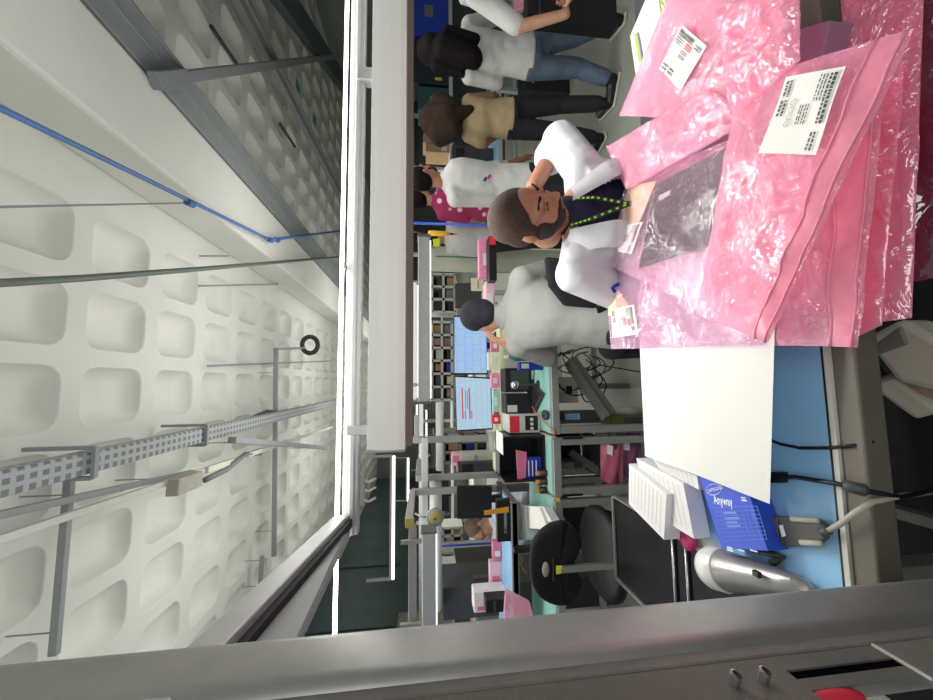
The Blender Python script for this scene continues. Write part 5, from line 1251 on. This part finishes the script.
bx('pink_packet', 'white and pink wrap by the far end of the riser shelf mat', 'packet', mat('pink_pale', None), 490,562,499,590, 2.74, .06, 1.018, detail=facing(pinkish,.2,.5,.2,.8,'pink_patch'))
bx('slide_rail', 'black rail unit resting on the blue mat in front of the glasses man', 'equipment', black, 497,500,508,542, 2.42, .05, 1.018, detail=facing(steel,.2,.8,.3,.5,'steel_slot'))
bx('desktop_unit', 'dark grey unit on the shelf between the frame posts', 'equipment', dgrey, 458,463,489,474, 3.5, .2, .9, detail=facing(black,.1,.9,.6,.9,'vent'))
bx('pink_packet', 'small pink and white packet between the frame posts', 'packet', mat('pink_pale', None), 452,453,462,466, 3.6, .1, detail=facing(pinkish,.3,.8,.3,.9,'pink_patch'))
pigeon('equipment rack with tubes behind the gap between monitors and posts', 444,432,492,462, 4.0, 3, 3, alu_d)
bx('white_bag', 'crumpled clear plastic bag at the left edge of the monitor shelf', 'bag', mat('clear_plastic', srgb(176,176,172), .3), 492,434,503,452, 2.75, .15, 1.03, detail=facing(offw,.2,.6,.3,.7,'highlight_patch'))
for k, (x0,y0,x1,y1,m,lb) in enumerate(((491,340,497,352,pinkish,'pink tape roll box under the first lit monitor'),(488,352,499,370,mat('note_cream',None),'cream packet on the shelf lip under the first lit monitor'),(491,373,499,388,mat('pink_bright',None),'pink framed tag on the shelf lip between the lit monitors'),(493,390,501,412,mat('mint',srgb(180,214,206),.5),'mint pouch on the shelf lip under the red-row monitor'),(492,415,503,424,red,'red packet under the left end of the red-row monitor'))):
    bx('shelf_packet', lb, 'packet', m, x0,y0,x1,y1, 2.62, .04, 1.03, detail=facing(white,.3,.7,.3,.7,'patch'))
# ------------------------------------------------------------------ right-hand aisle behind the standing people
def table(label, x0, x1, y0, y1, z, m):
    t = thing('side_table', ((x0+x1)/2,(y0+y1)/2,0), label, 'table')
    mb = MB(); mb.box(((x0+x1)/2,(y0+y1)/2,z-.02),(x1-x0,y1-y0,.04)); mb.build('table_top', m, t, bevel=.004)
    mb = MB(); mb.box(((x0+x1)/2,y0-.006,z-.025),(x1-x0,.012,.05)); mb.build('edge_band', alu_l, t)
    for x in (x0+.03,x1-.03):
        for y in (y0+.03,y1-.03): mb = MB(); mb.box((x,y,(z-.04)/2),(.045,.045,z-.04)); mb.build('leg', alu_l, t)
    mb = MB(); mb.box(((x0+x1)/2,y0+.03,.25),(x1-x0-.1,.03,.04)); mb.build('stretcher', alu_l, t)
ex = lambda y, Y, x=480: HY(x, y, Y).x
table('plain side table under the dark monitor back right of the jacket man', -.05, .9, 3.4, 4.0, 1.0, offw)
table('side table between the frame posts holding the dark grey unit', -1.35, -.45, 3.42, 4.0, .9, offw)
bx('white_carton', 'white carton under the small pink packet between the frame posts', 'box', offw, 462,452,500,467, 3.6, .1, .9, detail=facing(inkl,.2,.8,.5,.6,'label_patch'))
table('white table with pale blue top behind the beige-top woman', ex(172,3.9), ex(60,3.9), 3.75, 4.3, HY(497,110,3.75).z, blue_mat)
table('long pale bench with racks of dark bins behind the two women', ex(175,4.9), ex(-40,4.9), 4.8, 5.4, HY(449,60,4.8).z, offw)
bx('blue_crate', 'glossy deep blue crate at the top of the photo on the long pale bench', 'crate', mat('crate_blue', srgb(32,64,176), .35, 0, .2, 5), 414,-20,447,37, 4.85, .4, HY(449,60,4.8).z+.001, detail=facing(mgrey,.35,.55,.45,.7,'metal_latch'))
bx('dark_cabinet', 'dark cabinet with a small yellow mark behind the long-haired woman', 'cabinet', mat('cabinet_dark', srgb(26,36,44), .4), 414,40,446,84, 4.85, .35, HY(449,60,4.8).z+.001, detail=facing(yellow,.1,.16,.2,.4,'yellow_mark'))
bx('green_cabinet', 'dark green cabinet with a pale note behind the beige-top woman', 'cabinet', mat('cabinet_green', srgb(40,82,74), .4), 418,87,446,110, 4.85, .35, HY(449,60,4.8).z+.001, detail=facing(mat('note_blue', srgb(170,200,225), .6),.3,.6,.35,.6,'note'))
for k, (x0,y0,x1,y1) in enumerate(((424,126,447,134),(423,135,446,143),(426,144,446,152))):
    bx('cardboard_box', ('right','middle','left')[k]+' one of three cardboard boxes left of the bushy-haired woman', 'box', cardb, x0,y0,x1,y1, 4.85, .3, HY(449,60,4.8).z+.001, detail=facing(offw,.2,.8,.1,.35,'white_label'), group='cardboard boxes behind the women')
t = thing('shelf_rack', (ex(80,5.45),5.6,0), 'tall grey shelf rack behind the standing women', 'rack')
zt = HY(410,80,5.0).z
mb = MB(); mb.box(((ex(175,5.45)+ex(-40,5.45))/2,5.65,HY(413,80,5.45).z),(ex(-40,5.45)-ex(175,5.45),.5,.03)); mb.build('shelf_board', alu_l, t)
for y in (172,121,38,-30): mb = MB(); mb.box((ex(y,5.45),5.45,1.0),(.05,.05,2.0)); mb.build('post', alu_l, t)
mb = MB(); mb.box(((ex(175,5.45)+ex(-40,5.45))/2,5.9,1.1),(ex(-40,5.45)-ex(175,5.45),.03,1.9)); mb.build('back_panel', mat('rack_back', srgb(80,90,90), .7), t)
for k, (y0, y1, m) in enumerate(((2,22,offw),(44,60,mgrey),(62,80,mat('box_pale_blue', srgb(150,175,205), .6)),(84,112,offw),(116,150,white))):
    bx('archive_box', ('white','grey','pale blue','plain white','wide white')[k]+' box on the top shelf of the tall rack, %s from the photo top' % ('first','second','third','fourth','fifth')[k], 'box', m, 406,y0,412.6,y1, 5.45, .3, HY(413,80,5.45).z+.016, group='boxes on the tall rack', detail=facing(inkl,.3,.7,.4,.6,'label_patch'))
bx('black_bin', 'black bin on the floor behind the jeans woman', 'bin', black, 525,60,550,90, 3.5, .3, .0, detail=facing(mgrey,.2,.8,.8,.85,'rim_line'))
bx('dark_box', 'dark grey box on the white table right of the tall man', 'box', dgrey, 452,146,474,168, 4.0, .3, HY(497,110,3.75).z, detail=facing(black,.1,.9,.7,.9,'lid_line'))
bx('blue_tool_tray', 'blue and white tool tray on the white table between the two women', 'tray', mat('tray_blue', srgb(70,110,190), .5), 488,84,497,98, 3.8, .25, HY(497,110,3.75).z, detail=facing(offw,.1,.5,.3,.8,'white_label'))
bx('white_carton', 'small white carton on the floor near the top edge of the photo', 'box', white, 616,2,628,14, 2.7, .2, .0, detail=facing(inkl,.3,.7,.4,.6,'label_patch'))
# carried black case
t, r = bx('black_case', 'black case carried by the person at the top edge of the photo', 'case', black, 527,-40,616,19, 1.93, .1, detail=facing(dgrey,.0,1,.86,.88,'seam'))
a, b, z0, z1 = r
for k in range(4):
    mb = MB(); mb.cap((b-.09, 1.925, z0+.06+.075*k), (b-.07, 1.925, z0+.06+.075*k), .006, .006, 8); mb.build('clip', dgrey, t)
mb = MB(); mb.slab([HY(x,y,1.9) for x,y in ((514,-8),(524,-8),(524,8),(515,10))], (0,1,0), .03); tag(mb.build('pink_bag', bag_p, bevel=.005), 'pink bag corner resting on top of the carried black case', 'bag')
# ------------------------------------------------------------------ far bench rows
def far_row(Y, x0, x1, seed, lab):
    rnd = random.Random(seed)
    t = thing('workbench', ((x0+x1)/2,Y+.3,0), 'far bench row with pale top, '+lab, 'workbench')
    mb = MB(); mb.box(((x0+x1)/2,Y+.35,.80),(x1-x0,.7,.04)); mb.build('bench_top', offw, t)
    mb = MB(); mb.box(((x0+x1)/2,Y+.6,1.1),(x1-x0,.25,.03)); mb.build('riser', alu_l, t)
    mb = MB(); mb.box(((x0+x1)/2,Y+.72,.95),(x1-x0,.02,.34)); mb.build('back_panel', mgrey, t)
    n = max(2, int((x1-x0)/1.4))
    for k in range(n+1):
        x = x0+(x1-x0)*k/n; mb = MB(); mb.box((x,Y+.66,.85),(.05,.05,1.7)); mb.build('post', alu, t)
    mb = MB(); mb.box(((x0+x1)/2,Y+.5,1.62),(x1-x0,.12,.07)); mb.build('lamp_rail', alu_l, t)
    return rnd
gi = 0
ORD = 'first second third fourth fifth sixth seventh eighth ninth tenth eleventh twelfth thirteenth fourteenth fifteenth sixteenth'.split()
names = ['nearest the monitors','second in depth','third in depth','by the back wall']
for r_, (Y, x0, x1) in enumerate(((5.6,-4.0,1.0),(8.4,-4.6,2.4),(11.8,-5.0,3.0),(16,-5.6,3.0))):
    rnd = far_row(Y, x0, x1, r_+3, names[r_])
    x = x0+.3; n_ = 0
    while x < x1-.4:
        w_ = rnd.uniform(.35,.55); h_ = rnd.uniform(.25,.36)
        t = thing('monitor', (x+w_/2, Y+.6, 1.115), 'dark monitor, %s from the left on the far bench row %s' % (ORD[n_], names[r_]), 'monitor', 'dark monitors on the far benches')
        mb = MB(); mb.box((x+w_/2,Y+.58,1.16+h_/2),(w_,.03,h_)); mb.build('casing', rnd.choice([black,black,dgrey]), t, bevel=.006)
        mb = MB(); mb.box((x+w_/2,Y+.62,1.16),(.06,.04,.1)); mb.build('stand', black, t)
        x += w_+rnd.uniform(.15,.6); n_ += 1
